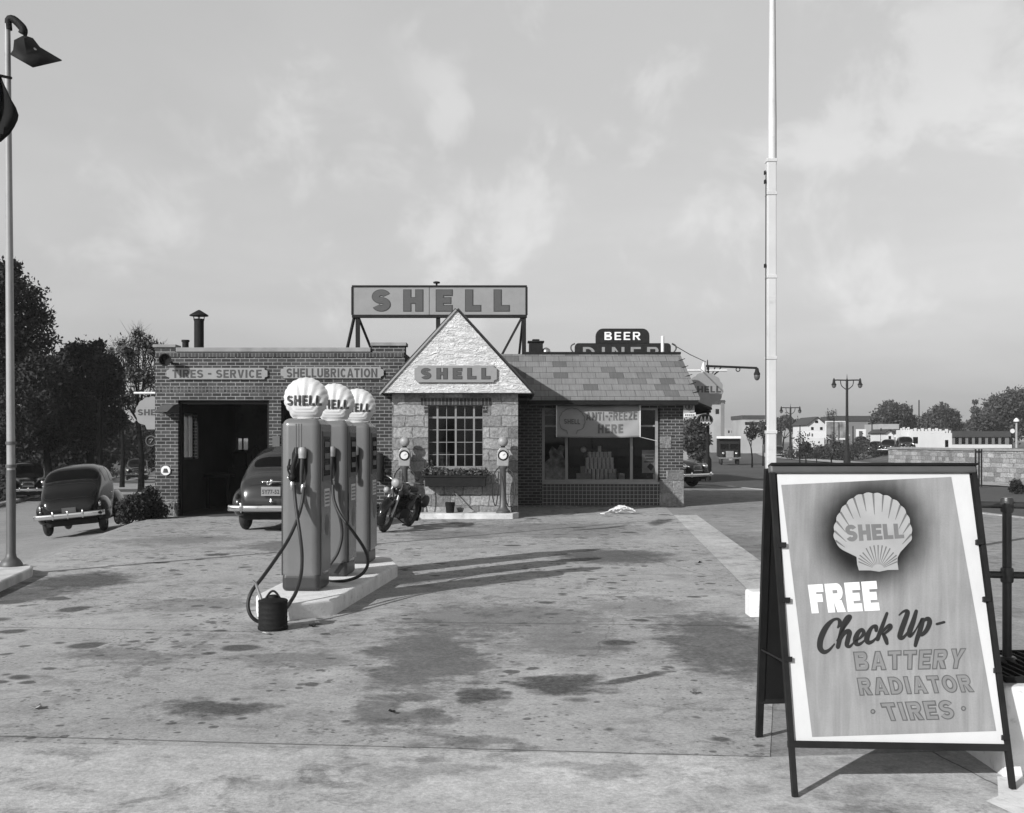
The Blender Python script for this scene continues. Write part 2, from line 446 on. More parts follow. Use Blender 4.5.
# ------------------------------------------------------------------ terrain
def sm(t): t = min(1, max(0, t)); return t * t * (3 - 2 * t)
def edge_x(y): return -7.27 - .138 * (min(max(y, 8), 26.6) - 16.7)
BK = [(-19.0, -40), (-19.0, 10), (-20.5, 43), (-29.5, 78), (-80, 300)]
def bank_x(y):
    for (x0, y0), (x1, y1) in zip(BK, BK[1:]):
        if y <= y1: return x0 + (x1 - x0) * (y - y0) / (y1 - y0)
    return BK[-1][0]
WR = [(45.6, 22.4), (52, 21.3), (59.4, 20.9), (62, 29), (100, 37), (160, 44), (400, 90), (1300, 250)]
def xb_right(y):
    if y < 45.6: return None
    for (y0, x0), (y1, x1) in zip(WR, WR[1:]):
        if y <= y1: return x0 + (x1 - x0) * (y - y0) / (y1 - y0)
    return None
def H(x, y):
    h = 0.0
    t = edge_x(y) - x
    if t > 0 and y > 10:
        k = sm((y - 10) / 6)
        h -= k * (.40 * sm(t / 1.3) + .11 * min(3.0, max(0, t - 1.2)) + .010 * max(0, min(y, 170) - 28) * min(1, t / 3))
    q = bank_x(y) - x
    if q > 0: h += min(2.6, .12 * sm(q / .3) + .16 * max(0, q - 1.5))
    rr_ = xb_right(y)
    if rr_ is not None and x > rr_: h += 1.45 * (sm((x - rr_) / .6) if y < 61 else sm((x - rr_) / 7))
    if x > 5: h -= .006 * min(160, max(0, y - 42)) * min(1, (x - 5) / 4)
    return h
GXL = [-400, -250, -150, -100, -75, -60, -50, -44, -38, -34] + [-32 + .8 * i for i in range(16)] + [-19.2 + .4 * i for i in range(33)] + [-6, -4, 0, 5, 7, 9, 12, 16, 19, 20, 20.5, 21, 21.5, 22, 22.5, 23, 24, 26, 28, 30, 32, 34, 36, 38, 40, 42, 44, 46, 48, 50, 53, 57, 62, 70, 85, 100, 120, 200, 400, 800]
GYL = [-60, -20, 0, 6, 8] + [10 + 1.0 * i for i in range(36)] + [46, 47, 48, 50, 52, 54, 56, 58, 59, 60, 61, 62, 64, 66, 70, 74, 78, 82, 88, 95, 105, 120, 140, 170, 202, 250, 300, 400, 700, 1200]
def ground_mesh(name, m, off):
    mb = MB(); vs = [(x, y, H(x, y) + off) for y in GYL for x in GXL]; n = len(GXL)
    fs = [(j * n + i, j * n + i + 1, (j + 1) * n + i + 1, (j + 1) * n + i) for j in range(len(GYL) - 1) for i in range(n - 1)]
    return mb.add(vs, fs).build(name, m, smooth=60)
def sheet(name, poly, m, off, drape=True):
    bm = bmesh.new(); bm.faces.new([bm.verts.new((x, y, 0)) for x, y in poly])
    if drape:
        xs = [p[0] for p in poly]; ys = [p[1] for p in poly]
        for g_, ax in ((GXL, 0), (GYL, 1)):
            for c in g_:
                lo, hi = (min(xs), max(xs)) if ax == 0 else (min(ys), max(ys))
                if lo < c < hi:
                    bmesh.ops.bisect_plane(bm, geom=bm.verts[:] + bm.edges[:] + bm.faces[:], plane_co=(c, c, 0), plane_no=((1, 0, 0), (0, 1, 0))[ax], dist=1e-5)
    for v in bm.verts: v.co.z = (H(v.co.x, v.co.y) if drape else 0) + off
    bmesh.ops.recalc_face_normals(bm, faces=bm.faces)
    if bm.faces[:] and sum(f.normal.z for f in bm.faces) < 0: bmesh.ops.reverse_faces(bm, faces=bm.faces)
    me = bpy.data.meshes.new(name); bm.to_mesh(me); bm.free()
    return tag(link(name, me, m, smooth=60), kind='structure')

def earth():
    m, g, b = base_mat('earth_and_grass')
    p = g.new('ShaderNodeTexCoord').outputs['Object']
    c = g.math('MULTIPLY', g.ramp(g.noise(p, .35, 6), .3, .7, .6, 1.4, False), .07)
    c = g.math('MULTIPLY', c, g.ramp(g.noise(p, 4, 5), .3, .7, .6, 1.4, False))
    g.put(b.inputs['Base Color'], g.grey(c)); b.inputs['Roughness'].default_value = 1
    g.put(b.inputs['Normal'], g.bump(g.noise(p, 3, 6), .8, .1)); return m

def paving(name, base, stains=(), lines=(), spots=0.0, cracks=True, tone=.16):
    m, g, b = base_mat(name)
    p = g.new('ShaderNodeTexCoord').outputs['Object']
    s = g.xyz(p)
    c = g.math('MULTIPLY', g.ramp(g.noise(p, .22, 5), .3, .7, 1 - tone, 1 + tone, False), base)
    c = g.math('MULTIPLY', c, g.ramp(g.noise(p, 2.3, 6, .65), .28, .72, 1 - tone, 1 + tone, False))
    c = g.math('MULTIPLY', c, g.ramp(g.noise(p, 38, 3, .7), .25, .75, .72, 1.24, False))
    c = g.math('MULTIPLY', c, g.ramp(g.noise(p, 12, 5, .75), .3, .7, .82, 1.16, False))
    wx = g.math('MULTIPLY', g.math('SUBTRACT', g.noise(p, 1.6, 5, .6), .5), 1.5)
    p2 = g.vmath('ADD', p, (37.1, 11.7, 0))
    wy = g.math('MULTIPLY', g.math('SUBTRACT', g.noise(p2, 1.6, 5, .6), .5), 1.5)
    fine = g.noise(p, 6, 6, .7)
    dark = None
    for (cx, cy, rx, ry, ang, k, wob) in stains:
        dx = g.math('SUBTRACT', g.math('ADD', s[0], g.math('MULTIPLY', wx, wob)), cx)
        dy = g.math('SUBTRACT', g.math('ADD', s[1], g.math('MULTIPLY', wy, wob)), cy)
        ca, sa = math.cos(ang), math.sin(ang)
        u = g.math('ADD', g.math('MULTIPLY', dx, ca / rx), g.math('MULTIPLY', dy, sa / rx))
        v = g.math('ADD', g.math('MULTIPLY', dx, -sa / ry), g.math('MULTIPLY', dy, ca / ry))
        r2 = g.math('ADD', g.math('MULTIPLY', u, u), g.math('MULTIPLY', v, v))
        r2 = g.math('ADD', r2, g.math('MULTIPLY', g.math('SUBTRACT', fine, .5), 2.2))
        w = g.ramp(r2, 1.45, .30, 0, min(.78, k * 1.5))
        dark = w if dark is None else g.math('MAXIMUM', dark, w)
    if spots:
        pv = g.vmath('ADD', p, g.vec(g.math('MULTIPLY', wx, .12), g.math('MULTIPLY', wy, .12)))
        grain = g.noise(p, 21, 6, .8)
        for sc_, rmax, thr, kk, nsc, lo, hi in ((2.1, .46, .56, 1.0, .30, .44, .58), (4.6, .44, .36, .95, .45, .40, .56), (10.0, .44, .40, .85, .6, .38, .58), (22.0, .42, .45, .7, .7, .34, .55)):
            vo = g.new('ShaderNodeTexVoronoi'); vo.inputs['Scale'].default_value = sc_; g.put(vo.inputs['Vector'], pv)
            rc_ = g.new('ShaderNodeSeparateColor'); g.link(vo.outputs['Color'], rc_.inputs[0])
            size = g.math('MULTIPLY', g.ramp(rc_.outputs[0], thr, 1.0, 0, rmax, False), g.ramp(g.noise(p2, nsc, 3), lo, hi, 0, 1))
            dd = g.math('ADD', vo.outputs['Distance'], g.math('MULTIPLY', g.math('SUBTRACT', grain, .5), .22))
            w = g.math('MULTIPLY', g.ramp(g.math('SUBTRACT', dd, size), .05, -.10, 0, spots * kk), g.math('GREATER_THAN', size, .02))
            dark = w if dark is None else g.math('MAXIMUM', dark, w)
        film = g.math('MULTIPLY', g.ramp(g.noise(p, 2.7, 9, .78, .6), .48, .62, 0, .42), g.ramp(g.noise(p2, .42, 3), .38, .58, .15, 1))
        dark = g.math('SUBTRACT', 1.0, g.math('MULTIPLY', g.math('SUBTRACT', 1.0, dark), g.math('SUBTRACT', 1.0, film)))
        dark = g.math('MULTIPLY', dark, g.ramp(grain, .25, .65, .72, 1.15, False), clamp=True)
        c = g.math('MULTIPLY', c, g.ramp(g.noise(p2, 1.1, 7, .7), .5, .72, 1.0, 1.22))
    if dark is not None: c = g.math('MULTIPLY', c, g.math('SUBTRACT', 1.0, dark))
    jit = g.math('MULTIPLY', g.math('SUBTRACT', g.noise(p, 1.7, 4), .5), .10)
    for (x0, y0, x1, y1, wd, k, wobble) in lines:
        L = math.hypot(x1 - x0, y1 - y0); nx, ny = -(y1 - y0) / L, (x1 - x0) / L
        tx, ty = (x1 - x0) / L, (y1 - y0) / L
        d = g.math('ADD', g.math('ADD', g.math('MULTIPLY', s[0], nx), g.math('MULTIPLY', s[1], ny)), -(x0 * nx + y0 * ny))
        d = g.math('ABSOLUTE', g.math('ADD', d, g.math('MULTIPLY', jit, wobble)))
        t = g.math('ADD', g.math('ADD', g.math('MULTIPLY', s[0], tx), g.math('MULTIPLY', s[1], ty)), -(x0 * tx + y0 * ty))
        inside = g.math('MULTIPLY', g.math('GREATER_THAN', t, 0.0), g.math('LESS_THAN', t, L))
        w = g.math('MULTIPLY', g.math('MULTIPLY', g.ramp(d, wd, wd * .4, 0, k), inside), g.ramp(fine, .25, .5, .55, 1))
        c = g.math('MULTIPLY', c, g.math('SUBTRACT', 1.0, w))
    g.put(b.inputs['Base Color'], g.grey(c)); b.inputs['Roughness'].default_value = .88
    b.inputs['Specular IOR Level'].default_value = .3
    g.put(b.inputs['Normal'], g.bump(g.math('ADD', g.noise(p, 60, 4, .7), g.math('MULTIPLY', g.noise(p, 6, 4), 1.4)), .30, .012))
    return m

def st(px, py, rx, ry, k, wob=.5, ang=0.0):
    """stain given by its centre and half sizes as seen, turned into metres on the ground"""
    c = G(px, py); sx = c.y / F; sy = c.y * c.y / (F * E)
    return (c.x, c.y, rx * sx, ry * sy, ang, k, wob)
def ln(px0, py0, px1, py1, wd=.02, k=.6, wob=.4):
    a, b = G(px0, py0), G(px1, py1); return (a.x, a.y, b.x, b.y, wd, k, wob)
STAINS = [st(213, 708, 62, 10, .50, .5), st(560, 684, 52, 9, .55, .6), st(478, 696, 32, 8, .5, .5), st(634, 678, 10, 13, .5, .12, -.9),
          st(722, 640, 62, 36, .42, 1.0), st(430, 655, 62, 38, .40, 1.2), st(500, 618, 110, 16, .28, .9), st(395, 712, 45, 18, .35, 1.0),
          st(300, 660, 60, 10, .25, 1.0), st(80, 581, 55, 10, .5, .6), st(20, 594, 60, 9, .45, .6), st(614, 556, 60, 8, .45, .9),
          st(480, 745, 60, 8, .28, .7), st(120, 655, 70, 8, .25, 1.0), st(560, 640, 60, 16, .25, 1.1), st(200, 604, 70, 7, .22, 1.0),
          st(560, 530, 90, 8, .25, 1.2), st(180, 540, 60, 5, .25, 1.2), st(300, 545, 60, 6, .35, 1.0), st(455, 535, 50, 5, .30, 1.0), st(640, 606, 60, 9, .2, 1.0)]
LINES = [ln(-400, 725, 770, 757, .016, .62, .5), ln(0, 627, 262, 632, .022, .5, .5), ln(390, 622, 760, 626, .024, .55, .5), ln(60, 560, 230, 555, .03, .4, .6),
         ln(120, 541, 300, 538, .03, .3, .6), ln(410, 571, 735, 576, .03, .35, .6), ln(420, 548, 705, 546, .035, .35, .8), ln(640, 577, 590, 660, .012, .2, 2.5),
         ln(120, 612, 160, 585, .012, .18, 2.0), ln(130, 625, 100, 680, .008, .15, 2.5), ln(600, 545, 705, 575, .03, .3, 2.5), ln(0, 700, 60, 695, .012, .3, 2.0)]
tag(ground_mesh('ground', earth(), -.03), kind='structure')
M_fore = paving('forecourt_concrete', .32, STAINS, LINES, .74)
M_walk = paving('sidewalk_concrete', .41, [st(300, 780, 80, 9, .2, .8), st(600, 770, 60, 8, .2, .8), st(865, 800, 40, 10, .2, .8), st(430, 765, 70, 8, .2, .9)],
                [ln(-300, 752, -700, 1200, .012, .5, .2), (X(900, 6.9), 6.9, 3.05, 3.2, .010, .6, .8)], .22)
M_side = paving('side_pavement_concrete', .24, [st(740, 545, 40, 12, .2, 1)], [(4.5, 22, 12, 21.4, .02, .4, .3), (4.2, 17.5, 12, 17, .02, .4, .3), (3.6, 13, 12, 12.7, .02, .4, .3), (3.3, 9.6, 12, 9.5, .02, .4, .3), (7.5, 8, 7.9, 32, .02, .35, .3)], .15)
M_strip = paving('kerb_strip_concrete', .42, [], [(3, y, 5.5, y + .35, .018, .4, .4) for y in (13.3, 15, 16.7, 18.6, 20.5, 22.6, 24.8)], .12)
M_road = paving('road_surface', .25, [], [], .0, tone=.12)
M_asph = paving('avenue_asphalt', .068, [], [], .0, tone=.14)
M_pale = paving('pale_paving', .33, [], [], .1)

gx = lambda y: edge_x(y)
strip_l = [(3.98, 27.1), (2.91, 13.6), (2.72, 11.3)]
strip_r = [(3.42, 11.3), (3.79, 16.7), (4.55, 27.1)]
jl, jr = G(-420, 724.5), G(770, 757)
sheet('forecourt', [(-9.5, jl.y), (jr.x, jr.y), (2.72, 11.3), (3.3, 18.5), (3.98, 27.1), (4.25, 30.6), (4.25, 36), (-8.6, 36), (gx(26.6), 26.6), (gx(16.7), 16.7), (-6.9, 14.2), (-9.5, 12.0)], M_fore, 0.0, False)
sheet('front_sidewalk', [(-12, -6), (6, -6), (6, 6.9), (jr.x, jr.y), (-9.5, jl.y), (-12, 7.2)], M_walk, 0.0, False)
sheet('side_pavement', [(jr.x, jr.y), (6, 6.9), (6, -6), (13, -6), (13.5, 12), (12.6, 24), (11.5, 30), (10.2, 38), (8.6, 44), (4.25, 44), (4.25, 36), (4.25, 30.6), (3.98, 27.1), (3.3, 18.5), (2.72, 11.3)], M_side, -.004, False)
sheet('kerb_strip', strip_l + strip_r, M_strip, .004, False)
kerb = MB()
kpts = [(13.0, -6), (13.5, 12), (12.6, 24), (11.5, 30), (10.2, 38), (8.6, 44), (7.2, 47)]
for a, b in zip(kpts, kpts[1:]): kerb.beam((a[0], a[1], -.05), (b[0], b[1], -.05), .22, .13)
tag(kerb.build('street_kerb', M_pale), kind='structure')
sheet('avenue', [(12.9, -40), (13.4, 12), (12.5, 24), (11.4, 30), (10.1, 38), (8.5, 44), (7.1, 47), (7.4, 52), (14, 90), (26, 160), (70, 420), (93, 400), (45, 160), (37.5, 100), (29.5, 62.5), (20.4, 60.0), (20.8, 52), (22, 44.8), (34, 43.4), (30, -40)], M_asph, -.02)
sheet('corner_pavement', [(4.2, 44), (8.6, 44), (7.2, 47), (4.2, 47)], M_pale, -.002)
sheet('far_sidewalk', [(7.0, 47.2), (7.3, 52), (13.8, 90), (25.8, 160), (69, 420), (58, 420), (18, 160), (9.5, 90), (4.3, 52), (4.3, 47.2)], M_pale, 0.0)
sheet('street_median', [(16.2, 46), (17.0, 46), (19.6, 62), (34.0, 100), (40.5, 160), (88, 395), (84, 395), (37, 160), (30.5, 100), (18.2, 62)], M_pale, .06)
sheet('wall_foot_paving', [(20.4, 60), (20.8, 52), (21.9, 44.9), (34, 43.4), (34, 39), (20.2, 40.5), (18.6, 52), (18.8, 60)], M_pale, .02)
sheet('side_road', [(-6.2, 14.1), (gx(16.7) + .5, 16.7), (gx(26.6) + .5, 26.6), (-8.2, 34), (-14, 60), (-26, 110), (-60, 260), (-76, 280), (-29.6, 78.3), (-20.6, 43.2), (-19.1, 10), (-19.1, -10), (-9.4, -10), (-9.4, 12.4)], M_road, -.005)
kb = MB(); pts = [(-19.1, -10), (-19.1, 10), (-20.6, 43.2), (-29.6, 78.3), (-50, 160)]
for a, b in zip(pts, pts[1:]):
    n = 10
    for i in range(n):
        p = [a[0] + (b[0] - a[0]) * i / n, a[1] + (b[1] - a[1]) * i / n]; q = [a[0] + (b[0] - a[0]) * (i + 1) / n, a[1] + (b[1] - a[1]) * (i + 1) / n]
        kb.beam((p[0] - .12, p[1], H(p[0] + .3, p[1]) + .02), (q[0] - .12, q[1], H(q[0] + .3, q[1]) + .02), .25, .22)
tag(kb.build('road_kerb', M_pale), kind='structure')
# raised sidewalk corner carrying the lamp post
cs = MB(); cs.prism([(-12.5, 11.6), (-5.95, 11.6), (-6.24, 13.4), (-6.5, 14.9), (-6.62, 15.2), (-6.85, 15.45), (-7.4, 15.8), (-12.5, 17.2)], -.7, .12, 'xy')
tag(cs.build('sidewalk_corner', M_conc, bevel=.03), kind='structure')

# ------------------------------------------------------------------ the service station building
DG, DB, DS = 26.6, 26.3, 30.6          # garage front, stone front, shop front
ss = thing('service_station', 'low brick service station with white stucco gable, two garage bays and shop window', 'building', (-1.3, 28, 0))
gl, gr = X(155, DG), -2.59
b1a, b1b, b2a, b2b = X(178, DG), X(269, DG), X(281, DG), X(368, DG)
ztop, zdoor = Z(352, DG), Z(400, DG)
w = MB()
w.box(gl, b1a, DG, DG + .34, -1.2, zdoor).box(b1b, b2a, DG, DG + .34, -.2, zdoor).box(b2b, gr, DG, DG + .34, -.2, zdoor)
w.box(gl, gr, DG, DG + .34, zdoor, ztop)
w.box(gl, X(175, DG), DG, DG + .34, ztop, Z(347.5, DG)).box(X(372, DG), gr, DG, DG + .34, ztop, Z(346, DG))
w.build('front_wall', M_brick, ss)
w = MB()                                            # left wall with a steel window hole
wy0, wy1, wz0, wz1 = 27.85, 29.1, 1.35, 2.55
w.box(gl, gl + .3, DG + .34, wy0, -1.2, ztop).box(gl, gl + .3, wy1, 33.4, -1.2, ztop).box(gl, gl + .3, wy0, wy1, -1.2, wz0).box(gl, gl + .3, wy0, wy1, wz1, ztop)
w.build('side_wall', M_brick, ss)
w = MB()
bx0, bx1, bz0, bz1 = X(236, 33), X(248, 33), Z(451, 33), Z(437, 33)
w.box(gl + .3, bx0, 33, 33.3, -.5, ztop).box(bx1, -2.6, 33, 33.3, -.5, ztop).box(bx0, bx1, 33, 33.3, -.5, bz0).box(bx0, bx1, 33, 33.3, bz1, ztop)
w.build('back_wall', M_inner, ss)
lz = gl + .302
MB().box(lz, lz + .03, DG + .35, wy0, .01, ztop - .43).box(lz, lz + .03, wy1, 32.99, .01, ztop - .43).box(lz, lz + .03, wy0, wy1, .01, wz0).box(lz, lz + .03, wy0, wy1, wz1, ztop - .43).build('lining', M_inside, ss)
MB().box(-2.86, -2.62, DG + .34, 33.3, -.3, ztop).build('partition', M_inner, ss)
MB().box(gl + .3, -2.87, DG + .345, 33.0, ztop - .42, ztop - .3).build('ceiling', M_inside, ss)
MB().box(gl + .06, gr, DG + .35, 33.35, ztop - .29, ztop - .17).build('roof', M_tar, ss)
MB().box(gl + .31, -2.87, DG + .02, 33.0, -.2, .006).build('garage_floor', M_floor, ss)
c = MB()
c.box(gl - .04, X(175, DG) + .03, DG - .05, DG + .4, Z(347.5, DG), Z(344.5, DG)).box(X(175, DG) + .03, X(372, DG) - .03, DG - .05, DG + .4, ztop, Z(347.6, DG)).box(X(372, DG) - .03, gr + .04, DG - .05, DG + .4, Z(346, DG), Z(342.5, DG))
c.build('coping', M_coping, ss, bevel=.012)
MB().box(gl + .02, gr - .02, DG - .018, DG, Z(357, DG), Z(352.5, DG)).build('brick_course', M_soldier, ss)
MB().box(gl + .02, b2b + .2, DG - .012, DG, Z(392, DG), Z(387, DG)).build('brick_course', M_soldier, ss)
fr = MB().box(gl + .06, gl + .2, wy0, wy1, wz0, wz0 + .05).box(gl + .06, gl + .2, wy0, wy1, wz1 - .05, wz1)
for y in (wy0, wy0 + .4, wy0 + .8, wy1 - .05): fr.box(gl + .07, gl + .19, y, y + .05, wz0 + .05, wz1 - .05)
wn = fr.build('window', M_mullion, ss); MB().box(gl + .12, gl + .13, wy0, wy1, wz0, wz1).build('pane', M_glass, wn)
fr = MB().box(bx0, bx1, 33.05, 33.15, bz0, bz0 + .04).box(bx0, bx1, 33.05, 33.15, bz1 - .04, bz1).box((bx0 + bx1) / 2 - .02, (bx0 + bx1) / 2 + .02, 33.06, 33.14, bz0 + .04, bz1 - .04)
wn = fr.build('window', M_mullion, ss); MB().box(bx0, bx1, 33.09, 33.1, bz0, bz1).build('pane', M_glass, wn)
MB().box(b1a - .3, b1a, DG - .03, DG, -.02, .42).build('corner_stone', M_stone2, ss, bevel=.01)
for a, b in ((b1a, b1b), (b2a, b2b)):               # steel door frames and the rolled-up doors behind the lintel
    MB().box(a, a + .06, DG + .1, DG + .2, 0.01, zdoor).box(b - .06, b, DG + .1, DG + .2, 0.01, zdoor).box(a + .06, b - .06, DG + .1, DG + .2, zdoor - .08, zdoor).build('door_frame', M_iron, ss)
    MB().lathe([(.19, a + .05), (.19, b - .05)], (0, DG + .62, zdoor + .1), 16, 'x').build('rolled_door', M_grey, ss, smooth=40)
# stone front with its window
sl, sr = X(392, DB), X(518, DB); zg = Z(393, 26.1)
wx0, wx1, wz0, wz1 = X(428, DB), X(483, DB), Z(467, DB), Z(405, DB)
w = MB().box(sl, wx0, DB, DB + .35, -.1, zg).box(wx1, sr, DB, DB + .35, -.1, zg).box(wx0, wx1, DB, DB + .35, -.1, wz0).box(wx0, wx1, DB, DB + .35, wz1, zg)
w.build('stone_wall', M_stone, ss)
MB().box(sr - .3, sr, DB + .352, 33, -.1, zg).box(sl, sl + .2, DB + .352, DG + .8, -.1, zg).build('return_wall', M_brick_d, ss)
MB().box(X(421, DB), X(491, DB), DB - .02, DB, wz1, Z(397.5, DB)).build('lintel', M_soldier, ss)
for a_, b_ in ((X(424, DB), wx0), (wx1, X(487, DB))): MB().box(a_, b_, DB - .015, DB, wz1 - .18, wz1 - .004).build('brick_quoin', M_brick, ss)
MB().box(wx0 - .06, wx1 + .06, DB - .03, DB + .09, wz0 - .07, wz0 + .002).build('sill', M_stone2, ss, bevel=.01)
fr = MB(); wd, hh = wx1 - wx0, wz1 - wz0
for i in range(7):
    t = .045 if i in (1, 3, 5) else .014
    x = wx0 + wd * i / 6; x = min(max(x, wx0 + t / 2), wx1 - t / 2); fr.box(x - t / 2, x + t / 2, DB + .1, DB + .15, wz0 + .003, wz1)
for z in (0, .2, .4, .6, .8, 1):
    t = .045 if z in (.8,) else .016
    q = wz0 + hh * z; q = min(max(q, wz0 + t / 2 + .003), wz1 - t / 2); fr.box(wx0, wx1, DB + .105, DB + .145, q - t / 2, q + t / 2)
wn = fr.build('window', M_mullion, ss)
MB().box(wx0, wx1, DB + .122, DB + .127, wz0, wz1).build('pane', M_glass, wn)
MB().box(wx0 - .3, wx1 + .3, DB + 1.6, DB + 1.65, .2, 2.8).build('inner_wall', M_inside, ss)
MB().box(wx0 + .1, wx0 + .5, DB + .3, DB + .5, wz0 - .1, wz0 + .35).build('window_display', M_inner, ss)
# stucco gable (slightly proud of the stone) and its roof
pk = (X(457, 26.1), Z(310, 26.1)); cl, cr = X(381, 26.1), X(533, 26.1)
sub = 44; g = MB()
def gab(u, v):                                      # u across, v up the triangle
    hw = (cr - cl) / 2 - .06; xc = pk[0]
    return (xc + (u * 2 - 1) * hw * (1 - v), 26.1, zg + .005 + (pk[1] - .05 - zg) * v)
g.prism([(cl + .02, zg + .004), (cr - .02, zg + .004), (pk[0], pk[1] - .01)], 26.0, DB + .3)
g.build('stucco_gable', M_stucco, ss)
def slope(mb, a, b, y0, y1, t, out=0.0):
    """slab over the segment a-b (x,z), thickness t upward"""
    d = Vector((b[0] - a[0], b[1] - a[1])).normalized(); n = Vector((-d.y, d.x))
    if n.y < 0: n = -n
    mb.prism([a, b, (b[0] + n.x * t, b[1] + n.y * t), (a[0] + n.x * t, a[1] + n.y * t)], y0, y1)
gr_ = MB(); lo = .04
slope(gr_, (cl - .02, zg - .02), (pk[0], pk[1]), 25.985, 33.2, .05)
gr_.build('gable_roof', M_tar, ss)
gr_ = MB(); slope(gr_, (pk[0] + .003, pk[1]), (cr + .02, zg - .02), 25.985, 33.2, .05); gr_.build('gable_roof', M_tar, ss)
bb = MB(); slope(bb, (cl + .0, zg - .04), (pk[0] - .002, pk[1] - .022), 25.96, 25.984, .04); bb.build('barge_board', M_lamp, ss)
bb = MB(); slope(bb, (pk[0] + .002, pk[1] - .022), (cr - .0, zg - .04), 25.96, 25.984, .03); bb.build('barge_board', M_iron, ss)
# shop: brick, tiles, window, pillar, eave and shingle roof
pl, pr = X(660, DS), X(683, DS); fx0, fx1, fz0, fz1 = X(542, DS), X(658, DS), Z(482, DS), Z(408, DS); ze = Z(404, 30)
MB().box(sr, fx0, DS, DS + .3, -.1, ze).box(fx0, pl, DS, DS + .3, fz1, ze).build('shop_wall', M_brick_d, ss)
MB().box(fx0, pl, DS, DS + .3, -.1, fz0 - .05).build('tiled_wall', M_tile, ss)
MB().box(pl, pr, DS - .04, DS + .5, .724, ze).build('pillar', M_brick, ss)
MB().box(pl - .02, pr + .02, DS - .08, DS + .52, -.1, .72).box(pl + .17, pr + .02, DS - .08, DS - .042, .722, 1.02).build('pillar_base', M_stone2, ss, bevel=.02)
MB().box(pl - .01, pl + .3, DS - .06, DS - .04, 1.62, 1.95).build('pillar_block', M_stone2, ss)
MB().box(pr - .3, pr, DS + .52, 36, -.1, ze).build('end_wall', M_brick_d, ss)
MB().box(sr, pr - .3, 35.7, 36, -.1, ze).build('rear_wall', M_brick_d, ss)
MB().box(sr, pr - .3, DS + .3, 35.7, -.05, .008).build('shop_floor', M_floor, ss)
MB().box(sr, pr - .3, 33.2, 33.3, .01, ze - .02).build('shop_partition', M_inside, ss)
f = MB(); mid1, mid2, zt = X(567, DS), X(632, DS), Z(425, DS)
f.box(fx0, fx1, DS + .04, DS + .16, fz0, fz0 + .07).box(fx0, fx1, DS + .05, DS + .15, fz1 - .06, fz1)
for x in (fx0, mid1 - .05, mid2 - .05, fx1 - .07): f.box(x, x + .08, DS + .055, DS + .145, fz0 + .07, fz1 - .06)
f.box(fx0 + .08, mid1 - .05, DS + .06, DS + .14, zt - .05, zt).box(mid1 + .03, mid2 - .05, DS + .06, DS + .14, zt - .05, zt).box(mid2 + .03, fx1 - .07, DS + .06, DS + .14, zt - .05, zt)
f.box(fx0 + .08, mid1 - .05, DS + .07, DS + .13, Z(415.5, DS), Z(414.5, DS))
wn = f.build('shop_window', M_frame, ss)
for a, b in ((fx0, mid1), (mid1, mid2), (mid2, fx1)): MB().box(a + .06, b - .04, DS + .098, DS + .104, fz0 + .05, fz1 - .05).build('pane', M_glass, wn)
MB().box(fx0, pl, DS - .06, DS + .04, fz0 - .06, fz0 + .012).build('sill', M_frame, ss, bevel=.008)
MB().box(fx0 + .05, fx1 - .05, DS + .2, DS + 1.3, .3, fz0 + .02).build('display_shelf', M_wood, ss)
er, rr = X(700, 30.0), X(680, 33.2); zt_e, zr = Z(398, 30.0), Z(354, 33.2)
rf = MB(); rf.add([(.2, 30.0, zt_e), (er, 30.0, zt_e), (rr, 33.2, zr), (-.9, 33.2, zr), (.2, 36.4, zt_e), (er, 36.4, zt_e),
                   (.2, 30.0, zt_e - .06), (er, 30.0, zt_e - .06), (er, 36.4, zt_e - .06), (.2, 36.4, zt_e - .06)],
                  [(0, 1, 2, 3), (3, 2, 5, 4), (1, 7, 8, 5, 2), (0, 6, 7, 1), (4, 5, 8, 9), (6, 9, 8, 7), (0, 3, 4, 9, 6)])
rf.build('shingle_roof', M_shingle, ss)
MB().box(.3, rr + .02, 33.14, 33.26, zr - .01, zr + .06).build('ridge_cap', M_iron, ss)
MB().box(.42, er - .03, 30.03, 30.09, zt_e - .17, zt_e - .06).build('fascia', M_iron, ss)
MB().box(.5, er - .1, 30.1, 30.59, zt_e - .19, zt_e - .15).build('soffit', M_wood, ss)
# shingle tips standing out along the hip
for i, t in enumerate((.12, .3, .48, .68, .85)):
    a = Vector((er, 30.0, zt_e)).lerp(Vector((rr, 33.2, zr)), t)
    MB().beam(a + Vector((-.22, -.03, -.05)), a + Vector((.06, -.02, .04)), .05, .02).build('hip_shingle', M_iron, ss)
aw = MB(); aw.prism([(4.8, 3.10), (5.62, 2.76), (5.62, 2.70), (4.8, 3.04)], 30.9, 34.5); aw.build('side_awning', M_tar, ss)
MB().box(5.5, 5.6, 30.95, 34.4, 2.62, 2.69).build('awning_beam', M_iron, ss)
pad = MB().prism([(X(360, 25.7), 25.75), (X(513, 25.7), 25.75), (X(517, 26), 26.0), (X(519, 26.2), 26.28), (X(360, 26.3), 26.28)], -.05, .13, 'xy')
tag(pad.build('entrance_pad', M_conc, bevel=.02), kind='structure')
sp = MB().box(.15, 4.1, 30.2, 30.59, -.05, .04); tag(sp.build('shop_step', M_stone2, bevel=.02), kind='structure')

